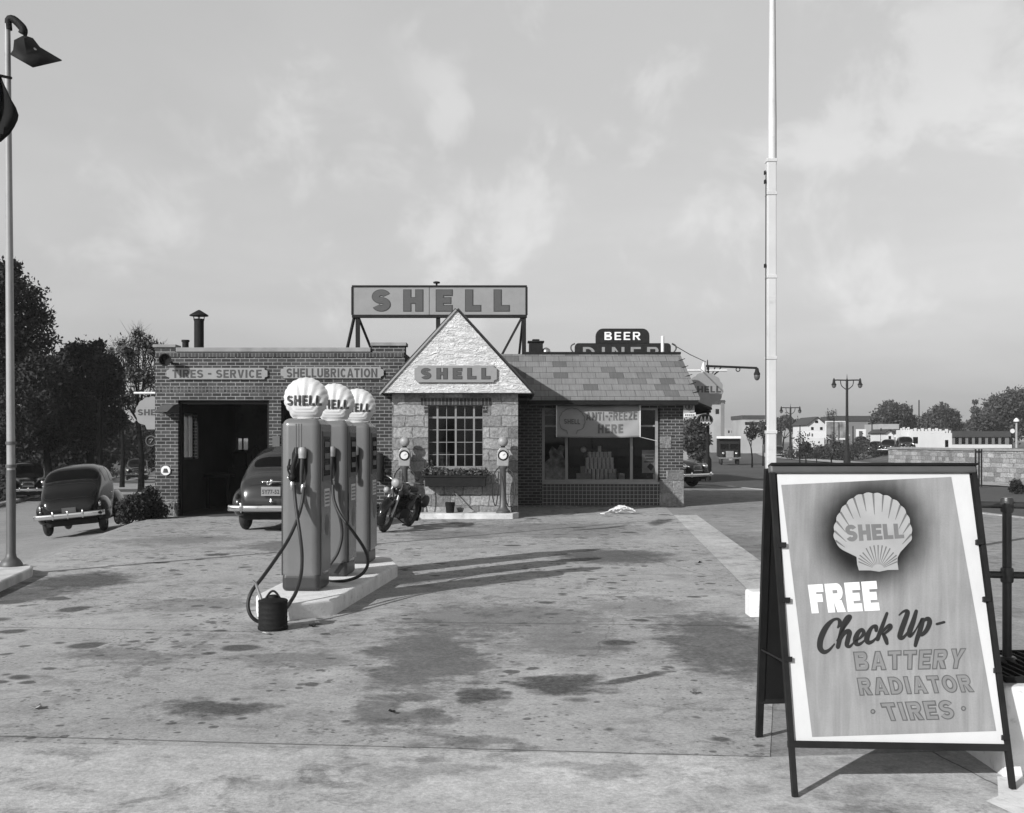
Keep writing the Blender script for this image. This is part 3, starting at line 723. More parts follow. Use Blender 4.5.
# ------------------------------------------------------------------ signs on the building
def notched(x0, x1, z0, z1, n):
    return [(x0 + n, z0), (x1 - n, z0), (x1 - n, z0 + n * .6), (x1, z0 + n), (x1, z1 - n), (x1 - n, z1 - n * .6), (x1 - n, z1), (x0 + n, z1), (x0 + n, z1 - n * .6), (x0, z1 - n), (x0, z0 + n), (x0 + n, z0 + n * .6)]
def plank_sign(txt, px0, px1, py0, py1, d, tx0, tx1, ty0, ty1, label, off=.22, spc=.13, outline=False):
    x0, x1, z0, z1 = X(px0, d), X(px1, d), Z(py1, d), Z(py0, d)
    s = thing('wall_sign', label, 'sign', ((x0 + x1) / 2, d, z0))
    MB().prism(notched(x0, x1, z0, z1, .07), d - .05, d - .003).build('sign_board', M_signface, s, bevel=.006)
    if outline: wall_text(txt, X(tx0, d), X(tx1, d), Z(ty1, d), Z(ty0, d), d - .0505, M_signdark, s, 'letter_outline', off, spc, .004, .045)
    wall_text(txt, X(tx0, d), X(tx1, d), Z(ty1, d), Z(ty0, d), d - (.056 if outline else .051), M_signlet if outline else M_platelet, s, 'lettering', off, spc, .004)
    return s
plank_sign('TIRES - SERVICE', 167, 268, 368, 379.5, DG, 173, 262, 369.8, 378, 'long pale notched sign reading TIRES - SERVICE above the open garage bay', .20, .13)
plank_sign('SHELLUBRICATION', 281, 384, 367, 378.5, DG, 287, 377.5, 368.5, 377.5, 'long pale notched sign reading SHELLUBRICATION above the bay behind the pumps', .20, .12)
plank_sign('SHELL', 414.5, 497, 365.5, 382.5, 25.99, 421.5, 490, 368.5, 379, 'grey notched sign reading SHELL on the white stucco gable', .24, .42, True)
d = 34.2
rs = thing('roof_sign', 'large billboard reading SHELL on braced posts above the roof', 'sign', (-1.9, d, 4))
x0, x1, z0, z1 = X(352, d), X(527, d), Z(316, d), Z(286, d)
MB().box(x0 + .03, x1 - .03, d, d + .12, z0 + .03, z1 - .03).build('sign_board', M_signface, rs)
MB().box(x0, x1, d - .03, d + .14, z0 - .05, z0 + .04).box(x0, x1, d - .03, d + .14, z1 - .03, z1 + .02).box(x0 - .02, x0 + .03, d - .03, d + .14, z0 + .04, z1 - .03).box(x1 - .05, x1 + .02, d - .03, d + .14, z0 + .04, z1 - .03).build('sign_frame', M_iron, rs)
MB().box(X(429, d), X(429.4, d), d - .006, d, z0 + .04, z1 - .03).build('panel_joint', M_iron, rs)
wall_text('SHELL', X(372.5, d), X(509, d), Z(311, d), Z(290, d), d - .002, M_signdark, rs, 'letter_outline', .25, .52, .006, .03)
wall_text('SHELL', X(372.5, d), X(509, d), Z(311, d), Z(290, d), d - .010, M_signlet, rs, 'lettering', .25, .52, .006)
for px in (357.5, 438, 524): MB().beam((X(px, d), d + .07, 3.2), (X(px, d), d + .07, z0 - .05), .13, .10).build('post', M_iron, rs)
MB().beam((X(345.5, d), d + .3, Z(349, d)), (X(354, d), d + .05, z0 - .03), .07).build('brace', M_iron, rs)
MB().beam((X(367, d), d + 1.4, Z(349, d)), (X(358, d), d + .12, z0 - .03), .06).build('brace', M_iron, rs)
MB().beam((X(502, d), d + .2, Z(354, d)), (X(522, d), d + .05, z0 - .03), .06).build('brace', M_iron, rs)
MB().beam((X(519, d), d + .5, Z(356, d)), (X(523, d), d + .12, z0 - .03), .06).build('brace', M_iron, rs)
MB().lathe([(.03, 0), (.03, .06), (.10, .07), (.11, .11), (.05, .13)], (X(436.5, d), d + .05, z1 + .02), 12).build('lamp_cap', M_iron, rs, smooth=40)

# chimney pipes and roof vents
ch = thing('stove_pipe', 'tall dark metal chimney pipe with conical rain cap on the garage roof', 'chimney', (X(199, 29), 29, 3.8))
x = X(199, 29)
MB().lathe([(.125, 3.6), (.125, Z(320, 29)), (.14, Z(320, 29)), (.14, Z(319, 29)), (.1, Z(319, 29))], (x, 29, 0), 20).build('pipe', M_iron, ch, smooth=40)
MB().lathe([(.245, Z(316, 29)), (.24, Z(315, 29)), (.07, Z(311, 29)), (.02, Z(310, 29))], (x, 29, 0), 20).build('rain_cap', M_iron, ch, smooth=40)
for a in range(4): MB().beam((x + .12 * math.cos(a * 1.571 + .4), 29 + .12 * math.sin(a * 1.571 + .4), Z(321, 29)), (x + .14 * math.cos(a * 1.571 + .4), 29 + .14 * math.sin(a * 1.571 + .4), Z(315.5, 29)), .02).build('strut', M_iron, ch)
vp = MB().lathe([(.08, 3.6), (.08, Z(342, 28)), (.1, Z(342, 28)), (.1, Z(340, 28))], (X(185.5, 28), 28, 0), 16)
tag(vp.build('vent_pipe', M_iron, smooth=40), 'short dark vent pipe beside the tall chimney on the garage roof', 'vent')
rv = thing('roof_vent', 'boxy dark ventilator standing on the shingle roof ridge', 'vent', (X(535.5, 33.2), 33.4, zr))
x0, x1 = X(529, 33.2), X(543, 33.2)
MB().box(x0, x1, 33.3, 33.7, zr - .3, Z(342, 33.2)).build('vent_box', M_iron, rv, bevel=.02)
MB().box(x0 - .04, x1 + .04, 33.26, 33.74, Z(342, 33.2), Z(340.5, 33.2)).build('vent_lid', M_iron, rv, bevel=.01)
MB().box(x0 + .1, x1 - .1, 33.35, 33.65, Z(340.5, 33.2), Z(338.6, 33.2)).build('cowl', M_iron, rv, bevel=.02)
dv = MB().lathe([(.1, 0), (.12, .1), (.14, .16), (.11, .25), (.04, .29), (.01, .3)], (X(546.5, 33.2), 33.45, zr - .08), 18)
tag(dv.build('dome_vent', M_steel, smooth=50), 'small pale dome ventilator beside the boxy vent on the roof ridge', 'vent')
tag(MB().lathe([(.05, 0), (.05, Z(336, 33.2) - zr), (.03, Z(335.5, 33.2) - zr)], (X(663, 33.2), 33.3, zr), 12).build('vent_stack', M_white, smooth=40), 'thin white vent stack on the shingle roof in front of the diner sign', 'vent')

# wall fittings of the garage
fl = thing('floodlight', 'round dark floodlight on a bracket at the garage corner, beside the TIRES sign', 'lamp', (X(166, DG), DG, 3.6))
lx = X(165.5, DG - .35)
MB().lathe([(.02, .02), (.06, .0), (.09, -.09), (.15, -.22), (.155, -.25), (.135, -.25), (.10, -.14)], (lx, DG - .15, Z(360, DG - .3)), 20, 'y').build('reflector', M_iron, fl, smooth=40)
MB().tube([(lx, DG - .13, Z(360, DG - .3)), (lx + .05, DG - .02, Z(362, DG - .3))], .03).build('bracket', M_iron, fl)
hl = thing('hooded_lamp', 'hooded lamp box jutting from the brick corner beside the garage bay', 'lamp', (X(166, DG), DG, 2.5))
hx0, hx1 = X(156, DG - .4), X(173, DG - .4)
MB().add([(hx0, DG - .55, Z(412, DG - .5)), (hx1 - .1, DG - .55, Z(412, DG - .5)), (hx1 + .02, DG, Z(413, DG)), (hx0 + .06, DG, Z(413, DG)), (hx0 + .1, DG - .3, Z(405, DG - .4)), (hx1 - .02, DG - .3, Z(405, DG - .4)), (hx1 + .02, DG, Z(404, DG)), (hx0 + .1, DG, Z(404, DG))],
         [(0, 1, 5, 4), (4, 5, 6, 7), (1, 2, 6, 5), (0, 4, 7, 3)]).build('hood', M_grey, hl)
for px in (162, 169): MB().ball((X(px, DG - .35), DG - .35, Z(413.5, DG - .35)), .055).build('bulb', M_globe if px == 162 else M_grey, hl, smooth=60)
tag(MB().box(X(272.5, DG), X(280, DG), DG - .025, DG - .002, Z(461, DG), Z(436, DG)).build('notice_board', M_inner, bevel=.006), 'narrow pale notice board on the brick pier between the garage bays', 'notice')
wb = thing('wall_lantern', 'dark cylindrical tank mounted on the brick right of the pumps', 'fixture', (X(381, DG), DG, 1.2))
MB().lathe([(.02, Z(481, DG)), (.1, Z(480, DG)), (.1, Z(456, DG)), (.06, Z(453.5, DG)), (.02, Z(453, DG))], (X(380.5, DG), DG - .12, 0), 16).build('tank', M_iron, wb, smooth=40)
MB().box(X(378.5, DG), X(382.5, DG), DG - .03, DG - .001, Z(476, DG), Z(458, DG)).build('bracket', M_iron, wb)
ts = thing('round_sign', 'small white round telephone sign with a bell on the garage corner pier', 'sign', (X(166, DG), DG, Z(471, DG)))
MB().lathe([(.115, -.02), (.115, -.035), (.02, -.036)], (X(166, DG), DG, Z(470.5, DG)), 24, 'y').build('disc', M_white, ts, smooth=30)
MB().lathe([(.035, .05), (.05, .02), (.06, -.03), (.075, -.05), (.02, -.055)], (0, 0, 0), 16).xf(Matrix.Translation((X(166, DG), DG - .038, Z(470.5, DG))) @ Matrix.Diagonal((1, .08, 1, 1))).build('bell_mark', M_signdark, ts)

# hanging shell sign behind the left corner
def shell_outline(r, n=11, k=6):
    """scallop shell outline around (0,0), base at the bottom"""
    pts = [(-.32 * r, -.98 * r), (-.42 * r, -.72 * r)]
    a0, a1 = R(222), R(-42)
    for i in range(n):
        for j in range(k):
            t = (i + j / k) / n; a = a0 + (a1 - a0) * t
            q = r * (.955 + .05 * math.sin(math.pi * j / k))
            pts.append((q * math.cos(a), q * math.sin(a)))
    pts += [(r * .955 * math.cos(a1), r * .955 * math.sin(a1)), (.42 * r, -.72 * r), (.32 * r, -.98 * r)]
    return pts
def hang_shell(cx, d, cz, r, label, txt='SHELL', bar=None):
    s = thing('hanging_sign', label, 'sign', (cx, d, cz))
    MB().prism([(cx + a, cz + b) for a, b in shell_outline(r)], d - .03, d + .03).build('shell_board', M_signface, s)
    wall_text(txt, cx - r * .86, cx + r * .86, cz - .14 * r, cz + .22 * r, d - .031, M_platelet, s, 'lettering', .21, .13, .006)
    return s
hs = hang_shell(X(152.5, 27.6), 27.6, Z(413, 27.6), .42, 'shell shaped hanging sign half hidden behind the garage corner')
MB().tube([(X(134, 27.6), 27.6, Z(393, 27.6)), (X(157, 27.6), 27.6, Z(393, 27.6))], .03).build('bracket_arm', M_white, hs)
MB().tube([(X(137, 27.6), 27.6, Z(392, 27.6)), (X(148, 27.6), 27.6, Z(387, 27.6)), (X(157, 27.6), 27.6, Z(387, 27.6))], .018).build('stay', M_iron, hs)
for px in (147, 152): MB().tube([(X(px, 27.6), 27.6, Z(393, 27.6)), (X(px, 27.6), 27.6, Z(398, 27.6))], .012).build('hanger', M_iron, hs)
dsn = thing('disc_sign', 'small dark round sign with a pale ring below the left hanging shell sign', 'sign', (X(151.5, 27.3), 27.3, Z(441, 27.3)))
cx, cz = X(151.5, 27.3), Z(441, 27.3)
MB().lathe([(.15, .02), (.15, -.02)], (cx, 27.3, cz), 24, 'y').build('disc', M_black, dsn, smooth=30)
MB().torus((cx, 27.27, cz), .125, .016, 'y', 24, 6).build('ring', M_grey, dsn, smooth=60)
MB().beam((cx - .05, 27.27, cz + .04), (cx + .05, 27.27, cz + .05), .03, .01).beam((cx + .05, 27.27, cz + .05), (cx - .03, 27.27, cz - .06), .03, .01).build('mark', M_signface, dsn)
MB().tube([(cx, 27.3, cz + .14), (cx + .25, 27.3, cz + .2)], .015).build('arm', M_iron, dsn)

# window box with plants
pb = thing('window_box', 'dark wooden window box with leafy plants under the office window', 'planter', (X(456, DB), DB - .2, .8))
MB().box(X(426, DB), X(486, DB), DB - .34, DB - .06, Z(486, DB), Z(476, DB)).box(X(425, DB), X(487, DB), DB - .36, DB - .05, Z(477, DB), Z(475, DB)).build('box', M_iron, pb, bevel=.01)
def leaves(name, blobs, n, size, m, parent, seed, hollow=.55):
    rng = np.random.default_rng(seed)
    bl = np.array([list(c) + list(r) for c, r in blobs], float)
    wgt = np.prod(bl[:, 3:6], axis=1) ** (2 / 3); pick = rng.choice(len(bl), n, p=wgt / wgt.sum())
    v = rng.normal(size=(n, 3)); v /= np.linalg.norm(v, axis=1)[:, None]
    rad = hollow + (1.06 - hollow) * rng.random(n) ** .7
    far_ = rng.random(n) < .10; rad = np.where(far_, 1.0 + .32 * rng.random(n) ** 1.5, rad)
    lump = 1 + .26 * np.sin(v[:, 0] * 7 + pick) * np.sin(v[:, 1] * 6 + 2 * pick) * np.sin(v[:, 2] * 8)
    c = bl[pick, :3] + v * bl[pick, 3:6] * (rad * lump)[:, None]
    a = rng.normal(size=(n, 3)); a /= np.linalg.norm(a, axis=1)[:, None]
    b = np.cross(a, rng.normal(size=(n, 3))); b /= np.linalg.norm(b, axis=1)[:, None]
    s = size * (.6 + .8 * rng.random(n))[:, None]
    V = np.stack([c - a * s * .7, c - b * s * .38, c + a * s * .7, c + b * s * .38], 1).reshape(-1, 3)
    me = bpy.data.meshes.new(name); me.vertices.add(4 * n); me.vertices.foreach_set('co', V.ravel())
    me.loops.add(4 * n); me.loops.foreach_set('vertex_index', np.arange(4 * n, dtype=np.int32))
    me.polygons.add(n); me.polygons.foreach_set('loop_start', np.arange(0, 4 * n, 4, dtype=np.int32))
    me.update(calc_edges=True); me.validate()
    return link(name, me, m, parent)
leaves('foliage', [((X(426 + 5 * i, DB), DB - .2, Z(473, DB) + .03 * math.sin(i * 2.1)), (.10, .11, .1 + (.18 if i == 1 else 0))) for i in range(13)], 900, .05, M_leaf2, pb, 3)

# air and water towers flanking the window
def air_tower(cx, y, label, k):
    t = thing('air_tower', label, 'air pump', (cx, y, .13), 0, 'air and water towers by the office window')
    MB().lathe([(.17, 0), (.17, .05), (.12, .09), (.085, .16), (.075, .5), (.07, 1.02), (.10, 1.06), (.10, 1.1)], (cx, y, .13), 18).build('column', M_grey, t, smooth=40)
    hd = MB(); hd.prism([(-.13, 0), (.13, 0), (.145, .22), (.13, .36), (.07, .44), (-.07, .44), (-.13, .36), (-.145, .22)], -.09, .09)
    hd.xf(Matrix.Translation((cx, y, 1.23))).build('head', M_lamp, t, bevel=.02)
    MB().torus((cx, y - .095, 1.49), .105, .018, 'y', 24, 8).build('dial_rim', M_iron, t, smooth=60)
    MB().lathe([(.1, -.085), (.1, -.1), (.005, -.104)], (cx, y, 1.49), 24, 'y').build('dial', M_white, t, smooth=30)
    MB().beam((cx, y - .106, 1.49), (cx + .05, y - .106, 1.53), .015, .004).build('pointer', M_black, t)
    MB().ball((cx, y, 1.81), (.12, .10, .12), 18, 12).build('globe', M_lamp, t, smooth=60)
    MB().lathe([(.05, 0), (.05, .05)], (cx, y, 1.66), 12).build('globe_neck', M_iron, t, smooth=40)
    pts = [(cx + .1, y - .05, 1.2), (cx + .24, y - .1, 1.05), (cx + .28, y - .12, .7), (cx + .22, y - .12, .35), (cx + .12, y - .12, .3), (cx + .05, y - .12, .55), (cx - .02, y - .13, 1.0)]
    MB().tube(pts, .014, 6, smooth=5).build('hose', M_rubber, t, smooth=60)
    pts = [(cx - .1, y - .05, 1.2), (cx - .22, y - .1, 1.02), (cx - .25, y - .12, .6), (cx - .18, y - .12, .3), (cx - .12, y - .12, .6), (cx - .1, y - .1, 1.1)]
    MB().tube(pts, .014, 6, smooth=5).build('hose', M_rubber, t, smooth=60)
    return t
air_tower(X(404.5, 25.95), 25.98, 'air tower with round dial standing behind the parked motorcycle', 0)
air_tower(X(503, 25.95), 25.98, 'air tower with round dial at the right corner of the stone front', 1)
bk = thing('bucket', 'small dark bucket on the concrete pad under the window box', 'bucket', (X(450, 25.95), 25.98, .13))
MB().lathe([(.09, 0), (.12, .24), (.125, .25), (.11, .25), (.085, .02)], (X(450, 25.95), 25.98, .13), 18).build('pail', M_iron, bk, smooth=40)
MB().tube([(X(450, 25.95) + .12 * math.cos(a), 25.95, .36 + .08 * math.sin(a)) for a in np.linspace(0, math.pi, 9)], .008, 6).build('handle', M_steel, bk)
br = thing('broom', 'long handled broom leaning on the stone wall beside the bucket', 'broom', (X(466, 25.9), 26.0, .13))
MB().tube([(X(466, 26), 25.95, .22), (X(454, 26), 26.24, .62)], .014, 6).build('handle', M_wood, br)
MB().prism([(-.16, 0), (.16, 0), (.05, .13), (-.05, .13)], -.05, .05).xf(Matrix.Translation((X(468, 26), 25.93, .13)) @ Matrix.Rotation(-.3, 4, 'Y')).build('bristle_head', M_coping, br)

# shop display: cans, cards, banner
ds = DS + .55; sz = fz0 + .022
def can(x, y, z, r=.052, h=.15):
    mb = MB().lathe([(r * .95, 0), (r, .006), (r, h - .006), (r * .95, h), (r * .9, h - .004)], (0, 0, 0), 14)
    return mb
can0 = None; cg = 'cans stacked in a pyramid in the shop window'
base_x = X(600, ds); rows = [8, 8, 7, 7, 6, 1]
z = sz
for k, n in enumerate(rows):
    for i in range(n):
        x = base_x + (i - (n - 1) / 2) * (.122 - .002 * k)
        if can0 is None:
            can0 = can(0, 0, 0, .053, .162).build('oil_can', M_canm, smooth=40); o = can0
        else:
            o = can0.copy(); COL.objects.link(o)
        o.location = (x, ds + .1 + .02 * k, z); o.rotation_euler = (0, 0, random.random() * 6)
        tag(o, 'pale can in the stacked pyramid behind the shop window', 'can', cg)
    z += .1625
bxm = mat('carton', .3, .8, .2, 6)
for nm, px0, px1, py0, py1, lab in (('carton', 576, 590, 473, 481, 'low carton at the left foot of the can pyramid'), ('carton', 580, 585, 466, 472.8, 'small pale carton stacked on the left carton by the cans'),
                                    ('carton', 608, 615, 473, 481, 'carton at the right foot of the can pyramid'), ('carton', 618, 624, 473, 481, 'square carton standing alone between the cans and the right window post')):
    o = MB().box(X(px0, ds), X(px1, ds), ds - .25, ds - .02, Z(py1, ds), Z(py0, ds)).build('carton', bxm, bevel=.006)
    tag(o, lab, 'box')
zs = Z(481, ds) - sz
sph = thing('toy_ball', 'pale ball on a thin stand beside the can pyramid', 'ball', (X(583.5, ds), ds, sz))
MB().ball((X(583.5, ds), ds, Z(449.5, ds)), .085).build('ball', M_canm, sph, smooth=60)
MB().tube([(X(583.5, ds), ds, sz), (X(583.5, ds), ds, Z(452, ds))], .01).build('stand', M_iron, sph)
cardm = mat('display_card', .36, .8, .7, 5.5)
poly = [(545.5, 482), (565, 482), (566, 462), (563, 455), (565, 446), (560, 445), (557, 450), (552, 446), (549, 452), (550, 458), (545, 462)]
tag(MB().prism([(X(a, ds - .3), Z(b, ds - .3)) for a, b in poly], ds - .31, ds - .30).build('display_card', cardm), 'mottled cut-out display card in the left shop window pane', 'card')
dc = thing('price_card', 'grey display card with text lines in the right shop window pane', 'card', (X(648, ds), ds, sz))
MB().box(X(642, ds - .2), X(656, ds - .2), ds - .21, ds - .2, Z(473, ds - .2), Z(450, ds - .2)).build('card', mat('card_grey', .34, .8, .2, 5), dc)
for i, (a, b) in enumerate(((645, 654), (646, 653), (644, 655))): MB().box(X(a, ds - .2), X(b, ds - .2), ds - .214, ds - .2105, Z(456.5 + 3 * i, ds - .2), Z(455.3 + 3 * i, ds - .2)).build('print_bar', M_signdark, dc)
MB().prism([(X(a, ds - .2), Z(b, ds - .2)) for a, b in ((647, 467), (650, 463), (654, 466), (651, 471))], ds - .218, ds - .2145).build('dark_patch', M_signdark, dc)
tag(MB().prism([(X(a, ds - .35), Z(b, ds - .35)) for a, b in ((656, 456), (658, 455.5), (658, 481), (653, 481), (653, 475), (655, 470), (653, 464))], ds - .36, ds - .35).build('white_card', M_paper), 'white cut-out card at the right edge of the shop window', 'card')
tag(MB().box(X(646, ds), X(655, ds), ds - .15, ds, sz, Z(474.5, ds)).build('carton', M_iron, bevel=.006), 'dark box under the grey card in the right shop window', 'box')
# banner
def cloth(px0, px1, py0, py1, d, sag, thick, nx=40, nz=14):
    vs = []; 
    for j in range(nz + 1):
        for i in range(nx + 1):
            u, v = i / nx, j / nz
            x = X(px0 + (px1 - px0) * u, d); zz = Z(py0 + (py1 - py0) * v, d) - sag * 4 * u * (1 - u) * (1 - v * .3)
            y = d + .02 * math.sin(u * 9 + v * 3) * v + .025 * math.sin((u - v) * 14) * (1 - v) * .6 + .02 * math.sin(u * 23 + v * 11) * .3
            vs.append((x, y, zz))
    n = nx + 1
    return vs, [(j * n + i, j * n + i + 1, (j + 1) * n + i + 1, (j + 1) * n + i) for j in range(nz) for i in range(nx)]
db = 30.3
bn = thing('cloth_banner', 'cloth banner reading ANTI-FREEZE HERE hung across the shop window', 'banner', (X(598, db), db, 2.2))
vs, fs = cloth(556, 640.5, 405, 437, db, .03, .01); o = MB().add(vs, fs).build('cloth', M_canvas, bn, smooth=60)
so = o.modifiers.new('thick', 'SOLIDIFY'); so.thickness = .006; so.offset = 1
def on_banner(name, txt, px0, px1, py0, py1, m, off=.2, spc=.14):
    us, fs2 = block_geo(txt, off, spc)
    vv = []
    for u, v, w_ in us:
        px = px0 + (px1 - px0) * u; py = py1 + (py0 - py1) * v
        uu, vq = (px - 556) / 84.5, (py - 405) / 32
        y = db + .02 * math.sin(uu * 9 + vq * 3) * vq + .025 * math.sin((uu - vq) * 14) * (1 - vq) * .6 + .02 * math.sin(uu * 23 + vq * 11) * .3
        vv.append((X(px, db), y - .012, Z(py, db) - .03 * 4 * uu * (1 - uu) * (1 - vq * .3)))
    return MB().add(vv, fs2).build(name, m, bn)
M_blet = mat('banner_letters', .10, .8, .1, 6)
on_banner('lettering', 'ANTI-FREEZE', 586, 637, 411, 419.5, M_blet, .19, .16)
on_banner('lettering', 'HERE', 598, 623, 423.5, 432.5, M_blet, .21, .2)
on_banner('emblem_lettering', 'SHELL', 564, 580, 418.5, 423.5, M_blet, .2, .13)
MB().tube([(X(572, db) + a, db - .03, Z(421, db) + b) for a, b in shell_outline(.36)], .007, 5).build('emblem_outline', M_blet, bn)
MB().box(X(556, db), X(557, db), db - .03, db + .03, Z(437, db), Z(405, db)).box(X(639.5, db), X(640.5, db), db - .03, db + .03, Z(437, db), Z(405, db)).build('hem', M_white, bn)
for a, b, c_, e in ((556, 405, 556, 401), (640.5, 405, 641, 402), (640, 437, 657, 441)): MB().tube([P(a, b, db), P(c_, e, db + .1)], .008, 5).build('cord', M_white, bn)

# telephone flag sign and plate by the pillar
fsn = thing('flange_sign', 'small square telephone sign with a ring mark sticking out below the eave', 'sign', (4.95, 30.25, 2.6))
MB().box(X(683.5, 30.25), X(694.5, 30.25), 30.25, 30.28, Z(412, 30.25), Z(401.5, 30.25)).build('plate', M_signface, fsn)
MB().torus((X(689, 30.25), 30.245, Z(406.5, 30.25)), .09, .02, 'y', 20, 6).build('ring', M_signlet, fsn)
MB().ball((X(689, 30.25), 30.24, Z(407, 30.25)), (.04, .01, .05), 10, 8).build('bell_mark', M_signdark, fsn)
psn = thing('name_plate', 'narrow white slanted sign plate below the telephone sign', 'sign', (X(689, 30.25), 30.25, 2.4))
MB().prism([(X(a, 30.25), Z(b, 30.25)) for a, b in ((683.5, 417.5), (695.5, 416), (695.5, 412.5), (683.5, 413.5))], 30.22, 30.24).build('plate', M_white, psn)
for i in range(5): MB().box(X(685 + 2 * i, 30.25), X(686.2 + 2 * i, 30.25), 30.215, 30.2195, Z(416, 30.25), Z(414.2, 30.25)).build('stroke', M_signlet, psn)

# ------------------------------------------------------------------ diner behind the station
dn = thing('diner', 'low diner building behind the station, under the BEER sign', 'building', (4.2, 50, 0))
MB().box(1.2, 6.2, 47.5, 58, -.3, 4.1).build('wall', M_inside, dn)
MB().box(1.0, 6.4, 47.3, 58.2, 4.1, 4.25).build('roof', M_tar, dn)
for i in range(4): MB().box(1.6 + 1.25 * i, 2.6 + 1.25 * i, 47.46, 47.5, 1.2, 2.6).build('window', M_dkglass, dn)
for i in range(5): MB().box(6.2, 6.24, 48.2 + 1.9 * i, 49.5 + 1.9 * i, 1.2, 2.6).build('window', M_dkglass, dn)
d = 46.4
bs = thing('diner_sign', 'dark stepped roof sign reading BEER above DINER', 'sign', (4.7, d, 4.8))
def rr_poly(x0, x1, z0, z1, r, low=False):
    pts = []
    for cx, cz, a in ((x1 - r, z1 - r, 0), (x0 + r, z1 - r, 90)):
        for k in range(6): pts.append((cx + r * math.cos(R(a + 18 * k)), cz + r * math.sin(R(a + 18 * k))))
    return pts + [(x0, z0), (x1, z0)]
MB().prism(rr_poly(X(596, d), X(649.5, d), Z(343, d), Z(328.5, d), .3), d, d + .3).build('top_board', M_black, bs)
MB().prism(rr_poly(X(575, d), X(671, d), Z(362, d), Z(343, d) - .004, .15), d + .02, d + .32).build('lower_board', M_black, bs)
wall_text('BEER', X(604.5, d), X(640.5, d), Z(340, d), Z(332, d), d, M_sfont, bs, 'lettering', .16, .24, .02)
wall_text('DINER', X(583, d), X(659, d), Z(359, d), Z(347, d), d + .02, M_signface, bs, 'lettering', .17, .36, .02)
for sgn, px in ((-1, 573), (1, 674)):
    pts = [P(px, 352, d), P(px + 2 * sgn, 349, d), P(px + 1.5 * sgn, 345.5, d), P(px - 2 * sgn, 343.5, d)]
    MB().tube(pts, .03, 6, smooth=4).build('tube_border', M_grey, bs, smooth=60)
for px in (580, 668): MB().box(X(px, d), X(px, d) + .12, d + .35, d + .5, 3.6, Z(346, d)).build('post', M_iron, bs)
wr = MB().tube([P(672, 344, 46), P(690, 354.5, 55), P(706, 362, 66)], .02, 5); tag(wr.build('power_wire', M_black), 'thin slack wire from the diner sign down to the street lamp', 'wire')

# ------------------------------------------------------------------ pump island
isl = [(-2.30, 11.25), (-1.87, 11.65), (-1.55, 14.9), (-1.72, 15.7), (-2.05, 16.1), (-2.45, 15.8), (-2.72, 13.1), (-2.78, 11.95), (-2.66, 11.5)]
im = MB().prism(isl, -.05, .17, 'xy')
tag(im.build('pump_island', M_whitec, bevel=.03, seg=3), 'white painted concrete island carrying the three gas pumps', 'pump island')
RING = 30
def globe_outline(n=15, k=6):
    pts = [(-.58, -.88), (-.70, -.74)]
    for i in range(n):
        for j in range(k):
            a = R(220 - 260 * (i + j / k) / n); q = .97 + .03 * math.sin(math.pi * j / k)
            pts.append((q * math.cos(a), q * math.sin(a) * .93))
    return pts + [(.97 * math.cos(R(-40)), .97 * .93 * math.sin(R(-40))), (.70, -.74), (.58, -.88)]
def globe_prof(u, v, r):
    """bulge of the scallop shell lens at (u,v); ribs fan out from the base"""
    ph = math.atan2(u, v + 1.0 * r); rho = min(1, math.hypot(u, v) / (r * 1.02))
    dome = math.sqrt(max(0, 1 - rho ** 2.3))
    return r * (.36 * dome + .020 * math.cos(ph * 24) * min(1, dome * 1.6) * min(1, .25 + 1.1 * math.hypot(u, v + r) / (2 * r)))
